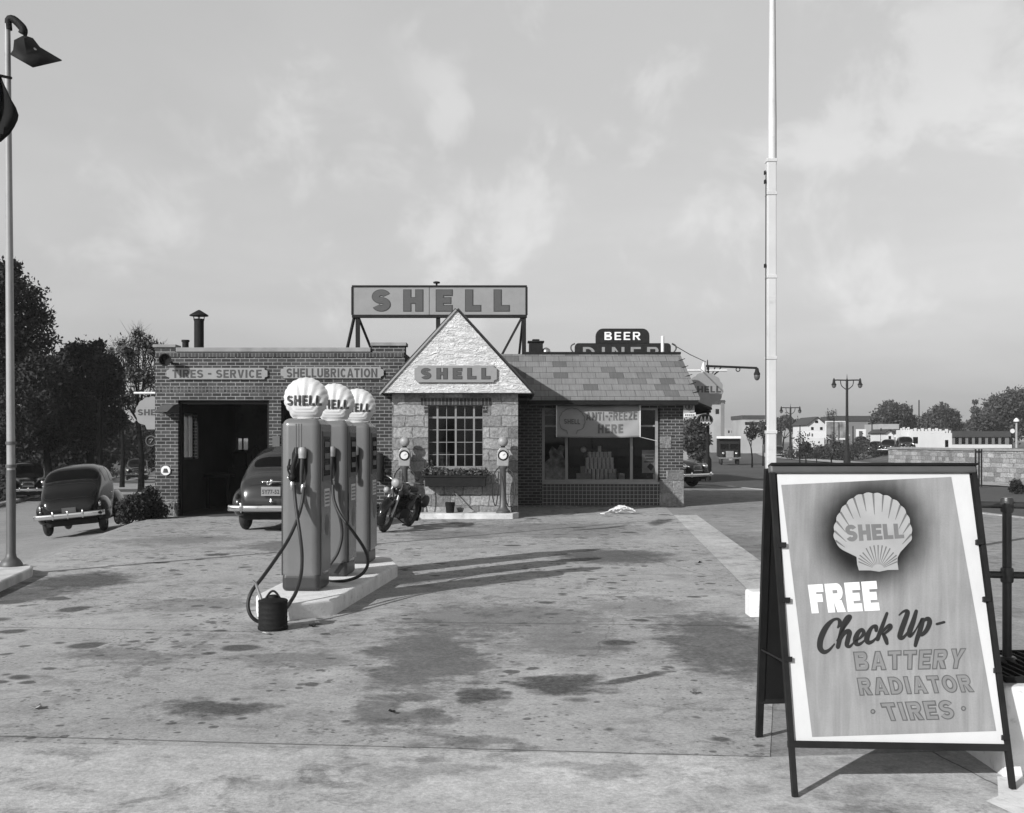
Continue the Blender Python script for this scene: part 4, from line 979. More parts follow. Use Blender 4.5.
def make_pump(x, y, z, rz, label):
    t = thing('gas_pump', label, 'gas pump', (x, y, z), rz, 'gas pumps on the island')
    W, D, Hh = .215, .26, 1.92
    k = dict(parent=t, local=True)
    MB().box(-W, W, -D, D, .12, Hh).build('body', M_pump, bevel=.085, seg=6, smooth=40, **k)
    MB().box(-W + .004, W - .004, -D + .004, D - .004, 0, .20).build('plinth', M_pumpdk, bevel=.05, seg=5, **k)
    for sg in (-1, 1):                                # dial faces
        s0 = MB().box(sg * W - (0 if sg > 0 else .012), sg * W + (.012 if sg > 0 else 0), -D + .075, D - .03, .2, Hh - .06).build('dial_panel', M_pumpdk if False else M_pump, bevel=.005, **k)
        f = MB().box(sg * (W + .013) - .006, sg * (W + .013) + .006, -.16, .20, 1.22, Hh - .14); fo = f.build('dial_frame', M_pumpdk, bevel=.004, **k)
        MB().box(sg * (W + .02) - .003, sg * (W + .02) + .003, -.12, .16, 1.28, Hh - .2).build('dial_glass', M_dkglass, s0, local=True)
        for j in range(3): MB().box(sg * (W + .0245) - .001, sg * (W + .0245) + .001, -.09, .13, 1.34 + .13 * j, 1.40 + .13 * j).build('counter', M_grey, s0, local=True)
        MB().box(sg * (W + .013) - .003, sg * (W + .013) + .003, -.07, .16, .93, 1.13).build('price_card', M_paper, s0, local=True)
        for j in range(4): MB().box(sg * (W + .017) - .001, sg * (W + .017) + .001, -.05, .14, .955 + .042 * j, .975 + .042 * j).build('print_line', M_signlet, s0, local=True)
        MB().ball((sg * (W + .012), .05, .72), (.006, .10, .12), 18, 12).build('emblem', M_grey, s0, local=True, smooth=60)
        MB().box(sg * W - .012, sg * W + .012, -D + .062, -D + .072, .17, Hh - .07).build('trim_strip', M_pumpdk, **k)
    for xx in (-.05, -.02, .01): MB().box(xx, xx + .006, -D - .006, -D + .01, 1.52, Hh - .06).build('front_rib', M_pump, **k)
    zo = .13
    rc = MB(); rc.prism([(-.08, 1.08 + zo), (.05, 1.08 + zo), (.085, 1.2 + zo), (.085, 1.42 + zo), (.06, 1.47 + zo), (-.06, 1.47 + zo), (-.09, 1.40 + zo), (-.10, 1.2 + zo)], -D - .004, -D + .02); rc.build('nozzle_recess', M_under, **k)
    nz = MB().tube([(.03, -D - .06, 1.02 + zo), (.035, -D - .07, 1.2 + zo), (.04, -D - .05, 1.36 + zo)], [.020, .022, .026], 10); nz.build('hose_sleeve', M_rubber, smooth=50, **k)
    MB().lathe([(.02, 0), (.042, .01), (.045, .06), (.045, .11), (.03, .13)], (.04, -D - .05, 1.34 + zo), 14).build('nozzle_cap', M_lamp, smooth=50, **k)
    nz = MB().tube([(-.07, -D - .05, 1.12 + zo), (-.06, -D - .08, 1.25 + zo), (-.02, -D - .06, 1.4 + zo)], [.022, .03, .022], 10).tube([(-.08, -D - .09, 1.14 + zo), (-.115, -D - .08, 1.22 + zo), (-.09, -D - .09, 1.34 + zo)], .011, 8).ball((-.07, -D - .06, 1.14 + zo), (.045, .045, .05), 10, 8).ball((-.1, -D - .07, 1.25 + zo), .03, 10, 8)
    nz.build('nozzle', M_black, smooth=50, **k)
    MB().lathe([(.024, -.02), (.03, .0), (.03, .05), (.022, .07)], (.05, -D - .06, .99 + zo), 12).build('hose_coupling', M_steel, smooth=40, **k)
    MB().lathe([(.024, -.02), (.03, .0), (.03, .05), (.022, .07)], (-.07, -D - .06, 1.02 + zo), 12).build('hose_coupling', M_steel, smooth=40, **k)
    MB().ball((-.115, -D - .06, 1.13 + zo), (.02, .02, .025), 10, 8).build('hook_knob', M_chrome, smooth=50, **k)
    # shell shaped globe
    r = .256; cz = Hh + .232; outl = globe_outline(); n = len(outl)
    g = MB(); vs = []; fs = []
    for side in (-1, 1):
        o = len(vs)
        for i in range(RING + 1):
            q = i / RING; q = 1 - (1 - q) ** 1.6
            for a, b in outl:
                u, v = a * r * q, b * r * q
                vs.append((u, side * (globe_prof(u, v, r) * (1 - q ** 9) + .012), cz + v))
        for i in range(RING):
            for j in range(n):
                j2 = (j + 1) % n; fs.append((o + i * n + j, o + i * n + j2, o + (i + 1) * n + j2, o + (i + 1) * n + j))
    m2 = (RING + 1) * n
    for j in range(n): fs.append((RING * n + j, RING * n + (j + 1) % n, m2 + RING * n + (j + 1) % n, m2 + RING * n + j))
    g.add(vs, fs); gb = g.build('globe', M_globe, smooth=75, **k)
    MB().lathe([(.10, 0), (.10, .012), (.085, .02)], (0, 0, Hh - .004), 20).build('globe_collar', M_globe, smooth=40, **k)
    us, tf = block_geo('SHELL', .24, .11)
    bmx = bmesh.new(); bv = [bmx.verts.new((u, v, 0)) for u, v, w in us]
    for f in tf:
        try: bmx.faces.new([bv[i] for i in f])
        except ValueError: pass
    for c in range(1, 24):
        bmesh.ops.bisect_plane(bmx, geom=bmx.verts[:] + bmx.edges[:] + bmx.faces[:], plane_co=(c / 24, 0, 0), plane_no=(1, 0, 0), dist=1e-6)
    for c in range(1, 6):
        bmesh.ops.bisect_plane(bmx, geom=bmx.verts[:] + bmx.edges[:] + bmx.faces[:], plane_co=(0, c / 6, 0), plane_no=(0, 1, 0), dist=1e-6)
    for side in (-1, 1):
        vs = []
        for v in bmx.verts:
            u = (v.co.x - .5) * .40; w = (v.co.y - .5) * .115 - .028
            vs.append((u if side < 0 else -u, side * (globe_prof(u, w, r) + .019), cz + w))
        bmx.verts.index_update()
        MB().add(vs, [tuple(v.index for v in f.verts) for f in bmx.faces]).build('lettering', M_signdark, gb, local=True)
    bmx.free()
    return t
PRZ = R(-4.2)
make_pump(-2.33, 12.45, .17, PRZ, 'nearest gas pump of the three, the one with hoses hanging on its front')
make_pump(-2.22, 13.76, .17, PRZ, 'middle gas pump of the three, between the other two')
make_pump(-2.13, 15.15, .17, PRZ, 'farthest gas pump of the three, at the island end near the motorcycle')
def hose(pts, label, r=.019):
    o = MB().tube([P(*p) for p in pts], r, 10, smooth=6).build('gas_hose', M_rubber, smooth=60)
    return tag(o, label, 'hose', 'rubber hoses of the gas pumps')
hose([(304, 487, 12.1), (302, 503, 12.08), (297, 520, 11.98), (288, 540, 11.8), (275, 560, 11.4), (262, 578, 11.1), (252, 591, 10.95), (248, 603, 10.9), (250, 614, 10.88), (257, 621, 10.9), (268, 622.5, 10.95)], 'black hose looping out from the nearest pump to the ground left of the can')
hose([(294, 485, 12.1), (295, 498, 12.08), (297, 515, 12.0), (300, 535, 11.9), (302, 555, 11.7), (301, 575, 11.45), (296, 592, 11.2), (289, 604, 11.05), (282, 614, 11.0), (276, 620, 11.0)], 'black hose hanging nearly straight down the front of the nearest pump')
hose([(333, 485, 13.4), (334, 500, 13.35), (341, 516, 13.28), (354, 533, 13.2), (365, 550, 13.12), (368, 563, 13.05), (362, 574, 12.98), (349, 580, 12.95), (334, 581.5, 13.0), (328, 581, 13.15)], 'black hose bowing out wide to the right between the first two pumps')
hose([(331, 480, 13.4), (334, 500, 13.42), (340, 518, 13.42), (342, 535, 13.42), (338, 552, 13.4), (331, 563, 13.4), (326, 569, 13.4)], 'black hose hanging close along the front of the middle pump')
oc = thing('filler_can', 'dark round metal filler can with loop handle on the ground before the island', 'can', (X(273, 10.75), 10.75, 0))
x, y = X(273, 10.75), 10.75
prof = [(.142, 0), (.147, .01), (.147, .03), (.140, .035)]
for k in range(4): prof += [(.140, .06 + .05 * k), (.1425, .068 + .05 * k), (.140, .078 + .05 * k)]
prof += [(.142, .27), (.146, .28), (.13, .292), (.05, .31), (.045, .33), (.03, .335)]
MB().lathe(prof, (x, y, .002), 28).build('body', M_iron, oc, smooth=35)
MB().tube([(x - .07 + .14 * t, y, .30 + .075 * math.sin(math.pi * t)) for t in np.linspace(0, 1, 10)], .011, 8).build('handle', M_iron, oc, smooth=60)
MB().tube([(x - .10, y - .02, .26), (x - .14, y, .36), (x - .17, y, .45), (x - .20, y, .475)], [.018, .016, .013, .012], 8).build('spout', M_steel, oc, smooth=60)

# litter
ht = thing('hose_coil', 'tangled white hose lying on the forecourt before the shop', 'hose', (X(622, 27.4), 27.4, 0))
pts = [(math.cos(a * 1.0) * (.22 + .09 * math.sin(a * 2.3)) * 1.1, math.sin(a) * (.18 + .08 * math.cos(a * 1.7)), .03 + .05 * (1 + math.sin(a * 1.9)) + .004 * a) for a in np.linspace(0, 24, 110)] + [(-.4, -.1, .06), (-.55, -.2, .03), (-.45, -.3, .03)]
MB().tube([Vector(p) + Vector((X(622, 27.4), 27.4, .0)) for p in pts], .013, 8).build('coil', M_white, ht, smooth=60)
def scrap(px, py, w, m, label, cat, seed):
    rnd = random.Random(seed); c = G(px, py); mb = MB(); n = 8
    vs = [(c.x, c.y, .012)] + [(c.x + w * (.5 + .5 * rnd.random()) * math.cos(6.283 * i / n), c.y + w * (.5 + .5 * rnd.random()) * math.sin(6.283 * i / n), .004 + .03 * rnd.random()) for i in range(n)]
    o = mb.add(vs, [(0, 1 + i, 1 + (i + 1) % n) for i in range(n)]).build('dry_leaf' if cat == 'leaf' else 'paper_scrap', m)
    s = o.modifiers.new('thick', 'SOLIDIFY'); s.thickness = .004
    return tag(o, label, cat)
scrap(313, 627, .05, M_iron, 'small dark crumpled leaf on the ground right of the filler can', 'leaf', 1)
scrap(317, 623.5, .03, M_paper, 'tiny pale scrap beside the dark leaf near the island', 'scrap', 2)
scrap(267, 635, .05, M_paper, 'pale paper scrap on the ground before the filler can', 'scrap', 3)
scrap(37, 709, .06, M_steel, 'curled dry leaf lying alone on the near left pavement', 'leaf', 4)
scrap(693, 694, .035, M_steel, 'small leaf on the pavement left of the sandwich board', 'leaf', 5)
scrap(392, 714, .03, M_iron, 'dark leaf in the middle of the stained pavement', 'leaf', 6)
scrap(700, 563, .04, M_iron, 'dark leaf near the pale kerb strip', 'leaf', 7)

# ------------------------------------------------------------------ sandwich board
FL, FR = G(795, 797), G(1012, 790)
TL, TR = P(770, 467, 6.2), P(973, 467, 6.3)
pn = (FR - FL).cross(TL - FL).normalized()
if pn.y > 0: pn = -pn
def SP(px, py, off=0.0):
    dv = Vector(((px - CX) / F, 1.0, -(py - HY) / F)); o = Vector((0, 0, E))
    t = (FL - o).dot(pn) / dv.dot(pn)
    return o + dv * t + pn * off
ab = thing('sandwich_board', 'black framed sandwich board with a FREE Check Up poster', 'sign', tuple((FL + FR) / 2))
def slab(px_poly, o0, o1):
    n = len(px_poly); vs = [SP(a, b, o0) for a, b in px_poly] + [SP(a, b, o1) for a, b in px_poly]
    return vs, [tuple(range(n)), tuple(range(2 * n - 1, n - 1, -1))] + [(i, n + i, n + (i + 1) % n, (i + 1) % n) for i in range(n)]
quad = [(772, 468), (973, 468), (1007, 747), (789, 743)]
MB().add(*slab(quad, -.012, -.002)).build('backing_board', M_iron, ab)
up = pn
MB().beam(FL, SP(771.5, 467), .027, .03, up).build('leg', M_black, ab)
MB().beam(FR + Vector((.004, 0, 0)), SP(973, 467), .027, .03, up).build('leg', M_black, ab)
MB().beam(SP(788, 744, .002), SP(1008, 748, .002), .036, .03, up).build('cross_bar', M_black, ab)
MB().beam(SP(769, 469.5, .0), SP(975, 469.5, .0), .05, .05, up).build('top_bar', M_grey, ab, bevel=.012)
MB().beam(SP(769, 465.5, .01), SP(975, 465.5, .01), .012, .06, up).build('top_edge', M_black, ab)
tl, tr = SP(771, 467, -.05), SP(972, 467, -.05)
BL = G(759, 737); BRf = BL + (FR - FL) + Vector((0, .02, 0))
MB().beam(BL, tl, .04, .03, up).build('rear_leg', M_black, ab)
MB().beam(BRf, tr, .04, .03, up).build('rear_leg', M_black, ab)
def lerp(a, b, t): return a + (b - a) * t
b0, b1 = lerp(BL, tl, .145), lerp(BRf, tr, .145)
nb = (BRf - BL).cross(tl - BL).normalized() * .008
MB().add([b0 + nb, b1 + nb, tr + nb, tl + nb, b0 - nb, b1 - nb, tr - nb, tl - nb], [(0, 1, 2, 3), (7, 6, 5, 4), (0, 4, 5, 1), (1, 5, 6, 2), (2, 6, 7, 3), (3, 7, 4, 0)]).build('rear_board', M_iron, ab)
MB().beam(b0, b1, .03, .03).build('rear_bar', M_black, ab)
MB().beam(lerp(BL, tl, .345), SP(789, 664, -.01), .022, .008, up).build('spread_hinge', M_black, ab)
MB().beam(lerp(BRf, tr, .345), SP(995, 664, -.01), .022, .008, up).build('spread_hinge', M_black, ab)
for a, b in ((781, 546), (785, 601), (787, 660), (978, 543), (985, 600), (996, 671), (1004, 738)):
    MB().add(*slab([(a - 3, b - 3), (a + 4, b - 3), (a + 4, b + 2), (a - 3, b + 2)], .0, .022)).build('clip', M_black, ab)
def poster_mat():
    m, g, b = base_mat('poster_print')
    uv = g.xyz(g.new('ShaderNodeTexCoord').outputs['UV'])
    u, v = uv[0], uv[1]                               # printed sheet, in units of 100 pixels
    st_ = g.noise(g.vec(g.math('MULTIPLY', u, 11.0), g.math('MULTIPLY', v, .9)), 1.0, 5, .6, .5)
    c = g.math('MULTIPLY', .235, g.ramp(st_, .3, .7, .84, 1.17, False))
    c = g.math('MULTIPLY', c, g.ramp(g.noise(g.vec(u, v), 2.2, 5), .3, .7, .92, 1.08, False))
    c = g.math('MULTIPLY', c, g.ramp(g.noise(g.vec(u, v), 60, 3), .3, .7, .95, 1.05, False))
    dx = g.math('SUBTRACT', u, .742); dy = g.math('MULTIPLY', g.math('SUBTRACT', v, .53), .98)
    r = g.math('SQRT', g.math('ADD', g.math('MULTIPLY', dx, dx), g.math('MULTIPLY', dy, dy)))
    halo = g.ramp(g.math('ADD', r, g.math('MULTIPLY', g.math('SUBTRACT', g.noise(g.vec(u, v), 6, 4), .5), .05)), .74, .34, 0, .97)
    c = g.math('MULTIPLY', c, g.math('SUBTRACT', 1.0, halo))
    g.put(b.inputs['Base Color'], g.grey(c)); b.inputs['Roughness'].default_value = .75; b.inputs['Specular IOR Level'].default_value = .25
    return m
def board_piece(name, px_poly, off, m, thick=.0015, par=ab):
    return MB().add(*slab(px_poly, off, off + thick)).build(name, m, par)
pap = board_piece('poster_sheet', [(777, 474), (969, 473.5), (1004, 744), (793, 740.5)], .0, M_paper)
prn_poly = [(781, 485), (951, 477), (996, 731), (812, 737)]
prn = MB().add([SP(a, b, .003) for a, b in prn_poly], [(0, 1, 2, 3)]).build('poster_print', None, pap)
prn.data.materials.append(poster_mat())
uvl = prn.data.uv_layers.new(name='uv')
px_of = {}
for poly in prn.data.polygons:
    for li in poly.loop_indices:
        vco = prn.data.vertices[prn.data.loops[li].vertex_index].co
        best = min(prn_poly, key=lambda q: (SP(q[0], q[1], .003) - vco).length)
        uvl.data[li].uv = ((best[0] - 798) / 100.0, (best[1] - 480) / 100.0)
# shell emblem
def zc(p): return (780 + p[0] / 4.655, 470 + p[1] / 4.655)
edge = [(355, 405), (300, 378), (258, 330), (253, 285), (262, 240), (280, 197), (308, 160), (342, 131), (384, 115), (432, 111), (478, 119), (520, 136), (558, 165), (586, 205), (602, 250), (609, 300), (600, 338), (548, 395)]
ol = [(366, 468), (358, 440)]
cxs, cys = 435, 265
for (a, b) in zip(edge, edge[1:]):
    for k in range(5):
        t = k / 5; p = (a[0] + (b[0] - a[0]) * t, a[1] + (b[1] - a[1]) * t)
        L = math.hypot(p[0] - cxs, p[1] - cys); bu = 8 * math.sin(math.pi * t) if a not in (edge[0], edge[-2]) else 0
        ol.append((p[0] + (p[0] - cxs) / L * bu, p[1] + (p[1] - cys) / L * bu))
ol += [(546, 408), (545, 430), (550, 465), (500, 466), (460, 474), (420, 468)]
M_pshell = mat('shell_print', .31, .8, .12, 5)
M_pline = mat('shell_shade', .12, .8, .1, 5)
M_ptext = mat('shell_letter_print', .14, .8, .1, 9)
em = board_piece('shell_emblem', [zc(p) for p in ol], .0035, M_pshell, .001, pap)
def taper(a, b, w0, w1):
    dx, dy = b[0] - a[0], b[1] - a[1]; L = math.hypot(dx, dy); nx, ny = -dy / L, dx / L
    return [(a[0] + nx * w0, a[1] + ny * w0), (b[0] + nx * w1, b[1] + ny * w1), (b[0] - nx * w1, b[1] - ny * w1), (a[0] - nx * w0, a[1] - ny * w0)]
rb = MB()
for i in range(2, len(edge) - 2):
    a = edge[i]; hx, hy = 455, 470; L = .22 + .05 * (i % 2)
    b = (a[0] + (hx - a[0]) * L, a[1] + (hy - a[1]) * L)
    rb.add(*slab([zc(q) for q in taper(a, b, 5, .8)], .0047, .0052))
for i in range(15):
    an = R(200 + 140 * i / 14); 
    a = (455 + 28 * math.cos(an), 462 + 22 * math.sin(an)); b = (455 + 112 * math.cos(an), 462 + 112 * math.sin(an) * (1.0 if 3 < i < 11 else .9))
    b = (min(max(b[0], 364), 543), min(b[1], 455))
    rb.add(*slab([zc(q) for q in taper(a, b, .8, 3.0)], .0047, .0052))
rb.build('shell_ribs', M_pline, em)
def quad_text(txt, q, off, m, name, parent, weight=.22, gap=.13, grow=0.0):
    us, fs = block_geo(txt, weight, gap, grow)
    vs = []
    for u, v, w in us:
        a = (q[0][0] + (q[1][0] - q[0][0]) * u, q[0][1] + (q[1][1] - q[0][1]) * u); b = (q[3][0] + (q[2][0] - q[3][0]) * u, q[3][1] + (q[2][1] - q[3][1]) * u)
        vs.append(SP(b[0] + (a[0] - b[0]) * v, b[1] + (a[1] - b[1]) * v, off))
    return MB().add(vs, fs).build(name, m, parent)
quad_text('SHELL', [zc(p) for p in ((300, 256), (570, 250), (577, 318), (308, 335))], .0053, M_ptext, 'shell_lettering', em, .25, .07)
M_ink = mat('black_ink', .012, .6, .1, 5)
M_wink = mat('white_ink', .7, .7, .03, 5)
quad_text('FREE', [(807.5, 585), (876, 581), (879.5, 610.5), (811.5, 613.5)], .0045, M_wink, 'free_lettering', prn, .27, .07)
M_gray1 = mat('outline_ink', .085, .8, .08, 9); M_gray2 = mat('letter_fill_ink', .18, .8, .08, 9)
def grow(q, e): return [(q[0][0] - e, q[0][1] - e), (q[1][0] + e, q[1][1] - e), (q[2][0] + e, q[2][1] + e), (q[3][0] - e, q[3][1] + e)]
for txt, q in (('BATTERY', [(853.5, 652.5), (965, 649), (961.5, 668), (856, 670)]), ('RADIATOR', [(857, 678.5), (968, 675), (973.5, 691.5), (860, 695)]), ('TIRES', [(880.5, 703.5), (951, 700.5), (954, 718.5), (887, 720.5)])):
    quad_text(txt, q, .0045, M_gray1, 'letter_outline', prn, .19, .17, .045)
    quad_text(txt, q, .0052, M_gray2, 'lettering', prn, .19, .17, -.012)
for cx, cy in ((872.5, 711.5), (963, 708.5)):
    MB().add(*slab([(cx + 2.5 * math.cos(a), cy + 2.5 * math.sin(a)) for a in np.linspace(0, 2 * math.pi, 15)[:-1]], .0045, .005)).build('dot_outline', M_gray1, prn)
    MB().add(*slab([(cx + 1.3 * math.cos(a), cy + 1.3 * math.sin(a)) for a in np.linspace(0, 2 * math.pi, 15)[:-1]], .0052, .0056)).build('dot', M_gray2, prn)
def z2(p): return (780 + p[0] / 4.655, 570 + p[1] / 4.655)
STROKES = [  # (points, half widths) traced in enlarged pixels: the brush script "Check Up -"
 ([(268, 268), (278, 248), (270, 230), (248, 232), (222, 255), (200, 290), (186, 330), (186, 365), (204, 382), (228, 372), (252, 345)], [4, 9, 6, 6, 10, 12, 12, 11, 9, 6, 3]),
 ([(262, 330), (290, 280), (318, 238), (326, 218), (312, 220), (296, 250), (282, 300), (268, 358)], [2, 4, 6, 7, 8, 10, 10, 9]),
 ([(272, 345), (292, 305), (310, 286), (322, 292), (314, 325), (310, 350), (324, 356), (344, 335)], [3, 6, 9, 10, 10, 9, 6, 3]),
 ([(344, 335), (372, 316), (388, 295), (380, 278), (362, 292), (350, 322), (354, 344), (372, 344), (398, 322)], [3, 5, 8, 7, 9, 11, 9, 6, 3]),
 ([(446, 282), (444, 264), (426, 268), (410, 295), (402, 322), (410, 338), (430, 332), (454, 308)], [7, 9, 7, 10, 11, 9, 6, 3]),
 ([(452, 322), (474, 262), (496, 202)], [9, 8, 6]),
 ([(468, 300), (490, 272), (510, 258), (512, 272), (486, 296), (480, 300), (490, 322), (496, 342)], [3, 6, 8, 7, 5, 7, 9, 7]),
 ([(553, 210), (574, 193), (592, 196), (578, 240), (562, 285), (556, 312), (570, 316), (592, 292), (612, 258)], [3, 5, 9, 11, 11, 10, 7, 5, 4]),
 ([(632, 192), (618, 240), (602, 285), (602, 306), (616, 298), (632, 275)], [7, 10, 11, 9, 5, 3]),
 ([(632, 275), (650, 246), (662, 232), (650, 280), (636, 320), (628, 352)], [3, 5, 9, 10, 9, 7]),
 ([(648, 268), (668, 236), (688, 228), (694, 246), (680, 280), (658, 302), (642, 298)], [3, 6, 9, 10, 9, 7, 4]),
 ([(728, 252), (762, 243)], [5, 5])]
sc_mb = MB()
for si, (pts, ws) in enumerate(STROKES):
    P3 = [Vector((a, b, w)) for (a, b), w in zip(pts, ws)]
    q = catmull(P3, 7) if len(P3) > 2 else [P3[0].lerp(P3[1], t / 4) for t in range(5)]
    off = .0045 + si * .00007; L, Rr = [], []
    for i, p in enumerate(q):
        t = (q[min(i + 1, len(q) - 1)] - q[max(i - 1, 0)]).xy.normalized(); w = max(p.z, 1.8) * 1.16
        # broad pen: a little wider across the slant
        L.append(SP(*z2((p.x - t.y * w, p.y + t.x * w)), off)); Rr.append(SP(*z2((p.x + t.y * w, p.y - t.x * w)), off))
    n = len(q); sc_mb.add(L + Rr, [(i, i + 1, n + i + 1, n + i) for i in range(n - 1)])
    for e, tt in ((q[0], 1), (q[-1], -1)):
        w = max(e.z, 1.8) * 1.16; sc_mb.add([SP(*z2((e.x + w * math.cos(a), e.y + w * math.sin(a))), off + .00002) for a in np.linspace(0, 2 * math.pi, 11)[:-1]], [tuple(range(10))])
sc_mb.build('script_lettering', M_ink, prn)

# ------------------------------------------------------------------ right foreground: block, grating, railing, kerb end
kbk = MB().box(2.70, 6.5, 6.04, 6.97, -.05, .495)
cb = thing('stair_wall', 'low white concrete wall block behind the sandwich board', 'wall', (3.6, 6.4, 0))
kbk.build('block', M_whitec, cb, bevel=.02)
gt = MB().box(2.75, 6.4, 6.12, 6.14, .5, .53).box(2.75, 6.4, 6.9, 6.92, .5, .53).box(2.75, 2.77, 6.14, 6.9, .5, .53)
for i in range(60): gt.box(2.80 + .06 * i, 2.815 + .06 * i, 6.14, 6.9, .503, .526)
tag(gt.build('iron_grating', M_iron), 'dark iron grating lying on top of the white wall block', 'grating')
rl = thing('pipe_railing', 'dark pipe railing with two rails on the white wall block', 'railing', (3.5, 6.69, .5))
zr1, zr2 = Z(505, 6.69), Z(575, 6.69)
for i, px in enumerate((1007, 905)):
    x = X(px, 6.69) if i == 0 else 2.2
    y = 6.69 if i == 0 else 6.85
    if i: 
        MB().tube([(x, y, .0), (x, y, zr1)], .032, 12).build('post', M_rail, rl, smooth=50)
    else:
        MB().tube([(x, y, .50), (x, y, zr1 + .0)], .027, 14).build('post', M_rail, rl, smooth=50)
        MB().lathe([(.085, 0), (.085, .012), (.06, .02), (.045, .035)], (x, y, .50), 18).build('flange', M_rail, rl, smooth=40)
    for zz in (zr1, zr2): MB().lathe([(.034, -.045), (.038, -.035), (.038, .035), (.034, .045)], (x, y, zz), 14).build('fitting', M_rail, rl, smooth=40)
MB().tube([(5.2, 6.69, .5), (5.2, 6.69, zr1)], .036, 12).build('post', M_rail, rl, smooth=50)
for zz in (zr1, zr2): MB().tube([(2.2, 6.85, zz + .012), (X(1007, 6.69), 6.69, zz), (5.2, 6.6, zz - .02), (7.5, 6.55, zz - .02)], .022, 12).build('rail', M_rail, rl, smooth=50)
sheet('pale_patch', [(2.42, 5.62), (2.52, 5.70), (2.66, 6.03), (6, 6.03), (6, 3.6), (2.9, 4.2), (2.62, 5.0), (2.50, 5.35)], M_whitec, .006, False)
ke = MB().box(2.49, 2.72, 11.5, 11.77, -.05, .26)
tag(ke.build('kerb_block', M_whitec, bevel=.025, seg=3), 'white painted concrete block at the near end of the kerb strip', 'block')

# ------------------------------------------------------------------ lamp posts of the lot
def shade_lamp(o, x, y, z):
    MB().tube([(x, y, z - .35), (x, y, z), (x + .02, y, z + .06), (x + .12, y, z + .04), (x + .20, y - .02, z - .06), (x + .21, y - .02, z - .14)], [.06, .06, .055, .06, .055, .06], 10, smooth=3).build('gooseneck', M_iron, o, smooth=60)
lp = thing('flood_lamp_post', 'tall pale lamp post with angled square reflector on the sidewalk corner', 'lamp post', (X(11.5, 15.1), 15.1, .12))
x, y = X(11, 15.1), 15.1
MB().tube([(x, y, Z(470, 15.1)), P(9.3, 250, 15.1), P(7.3, 24, 15.1)], [.055, .05, .04], 14).build('pole', M_lamp, lp, smooth=40)
MB().lathe([(.15, .12), (.15, .15), (.12, .2), (.075, .24), (.062, .3), (.062, Z(470, 15.1)), (.05, Z(470, 15.1))], (x, y, 0), 16).build('base', M_grey, lp, smooth=40)
for py in (443, 466): MB().lathe([(.07, -.02), (.07, .02)], (x, y, Z(py, 15.1)), 14).build('collar', M_grey, lp, smooth=40)
g = lambda a, b, dd=0: P(a, b, 15.1 + dd)
MB().tube([g(9, 30), g(8.5, 20), g(13, 19), g(20, 25), g(23.5, 30), g(22.5, 34)], [.045, .05, .055, .055, .06, .06], 10, smooth=3).build('gooseneck', M_iron, lp, smooth=60)
rim = [g(10, 54, -.35), g(33, 66.5, -.75), g(62, 60, .1), g(40, 52, .5)]
top = [g(14, 40, -.12), g(24, 38, -.25), g(33, 38, .02), g(24, 35, .15)]
mid = [g(13, 50, -.25), g(26, 54, -.45), g(40, 47, .05), g(28, 44, .3)]
hd = MB().add(top + mid + rim, [(0, 1, 2, 3)] + [(i, (i + 1) % 4, 4 + (i + 1) % 4, 4 + i) for i in range(4)] + [(4 + i, 4 + (i + 1) % 4, 8 + (i + 1) % 4, 8 + i) for i in range(4)])
o = hd.build('reflector', M_iron, lp, smooth=50); s = o.modifiers.new('thick', 'SOLIDIFY'); s.thickness = .015
MB().ball(g(31, 54, -.1), .10).build('bulb', M_globe, lp, smooth=60)
fp = thing('flag_cloth', 'dark cloth pennant hanging beside the left lamp post', 'pennant', tuple(P(6, 80, 14.5)))
n = 14; vs = []
prf = [(76, -6, 1), (84, -6, 4), (92, -6, 8), (100, -6, 11), (108, -6, 15), (115, -6, 17.5), (120, -6, 17), (127, -6, 14.5), (134, -6, 10), (141, -6, 2)]
for py, a, b in prf:
    for i in range(n):
        t = i / (n - 1); vs.append(P(a + (b - a) * t, py, 14.5 + .05 * math.sin(t * 8 + py * .1)))
o = MB().add(vs, [(j * n + i, j * n + i + 1, (j + 1) * n + i + 1, (j + 1) * n + i) for j in range(len(prf) - 1) for i in range(n - 1)]).build('cloth', M_cloth, fp, smooth=60)
s = o.modifiers.new('thick', 'SOLIDIFY'); s.thickness = .02
MB().tube([P(-8, 74, 14.5), P(11, 78, 15.05)], .02).build('cord', M_iron, fp)
d = 14.5
rp = thing('mast_pole', 'tall white stepped mast rising behind the sandwich board', 'pole', (X(770.5, d), d, 0))
MB().box(X(766.3, d), X(775.6, d), d - .06, d + .06, 0, Z(160, d)).build('lower_shaft', M_pole, rp, bevel=.012)
MB().lathe([(.055, Z(165, d)), (.055, Z(120, d)), (.047, Z(60, d)), (.038, Z(-20, d)), (.03, Z(-120, d)), (.05, Z(-121, d)), (.04, Z(-126, d))], (X(772.4, d), d, 0), 16).build('upper_shaft', M_pole, rp, smooth=40)
for py in (161, 194, 277, 358, 432): MB().box(X(765.7, d), X(776.2, d), d - .07, d + .07, Z(py + 1.7, d), Z(py - 1.7, d)).build('band', M_pole, rp, bevel=.005)
for py in (172, 181, 265, 427): MB().box(X(764.3, d), X(765.4, d), d - .03, d + .03, Z(py + 2.5, d), Z(py - 1, d)).build('cleat', M_iron, rp)
MB().tube([(X(765, d), d - .05, Z(176, d)), (X(764.6, d), d - .06, Z(300, d)), (X(764.8, d), d - .06, Z(425, d))], .006, 5).build('halyard', M_iron, rp)

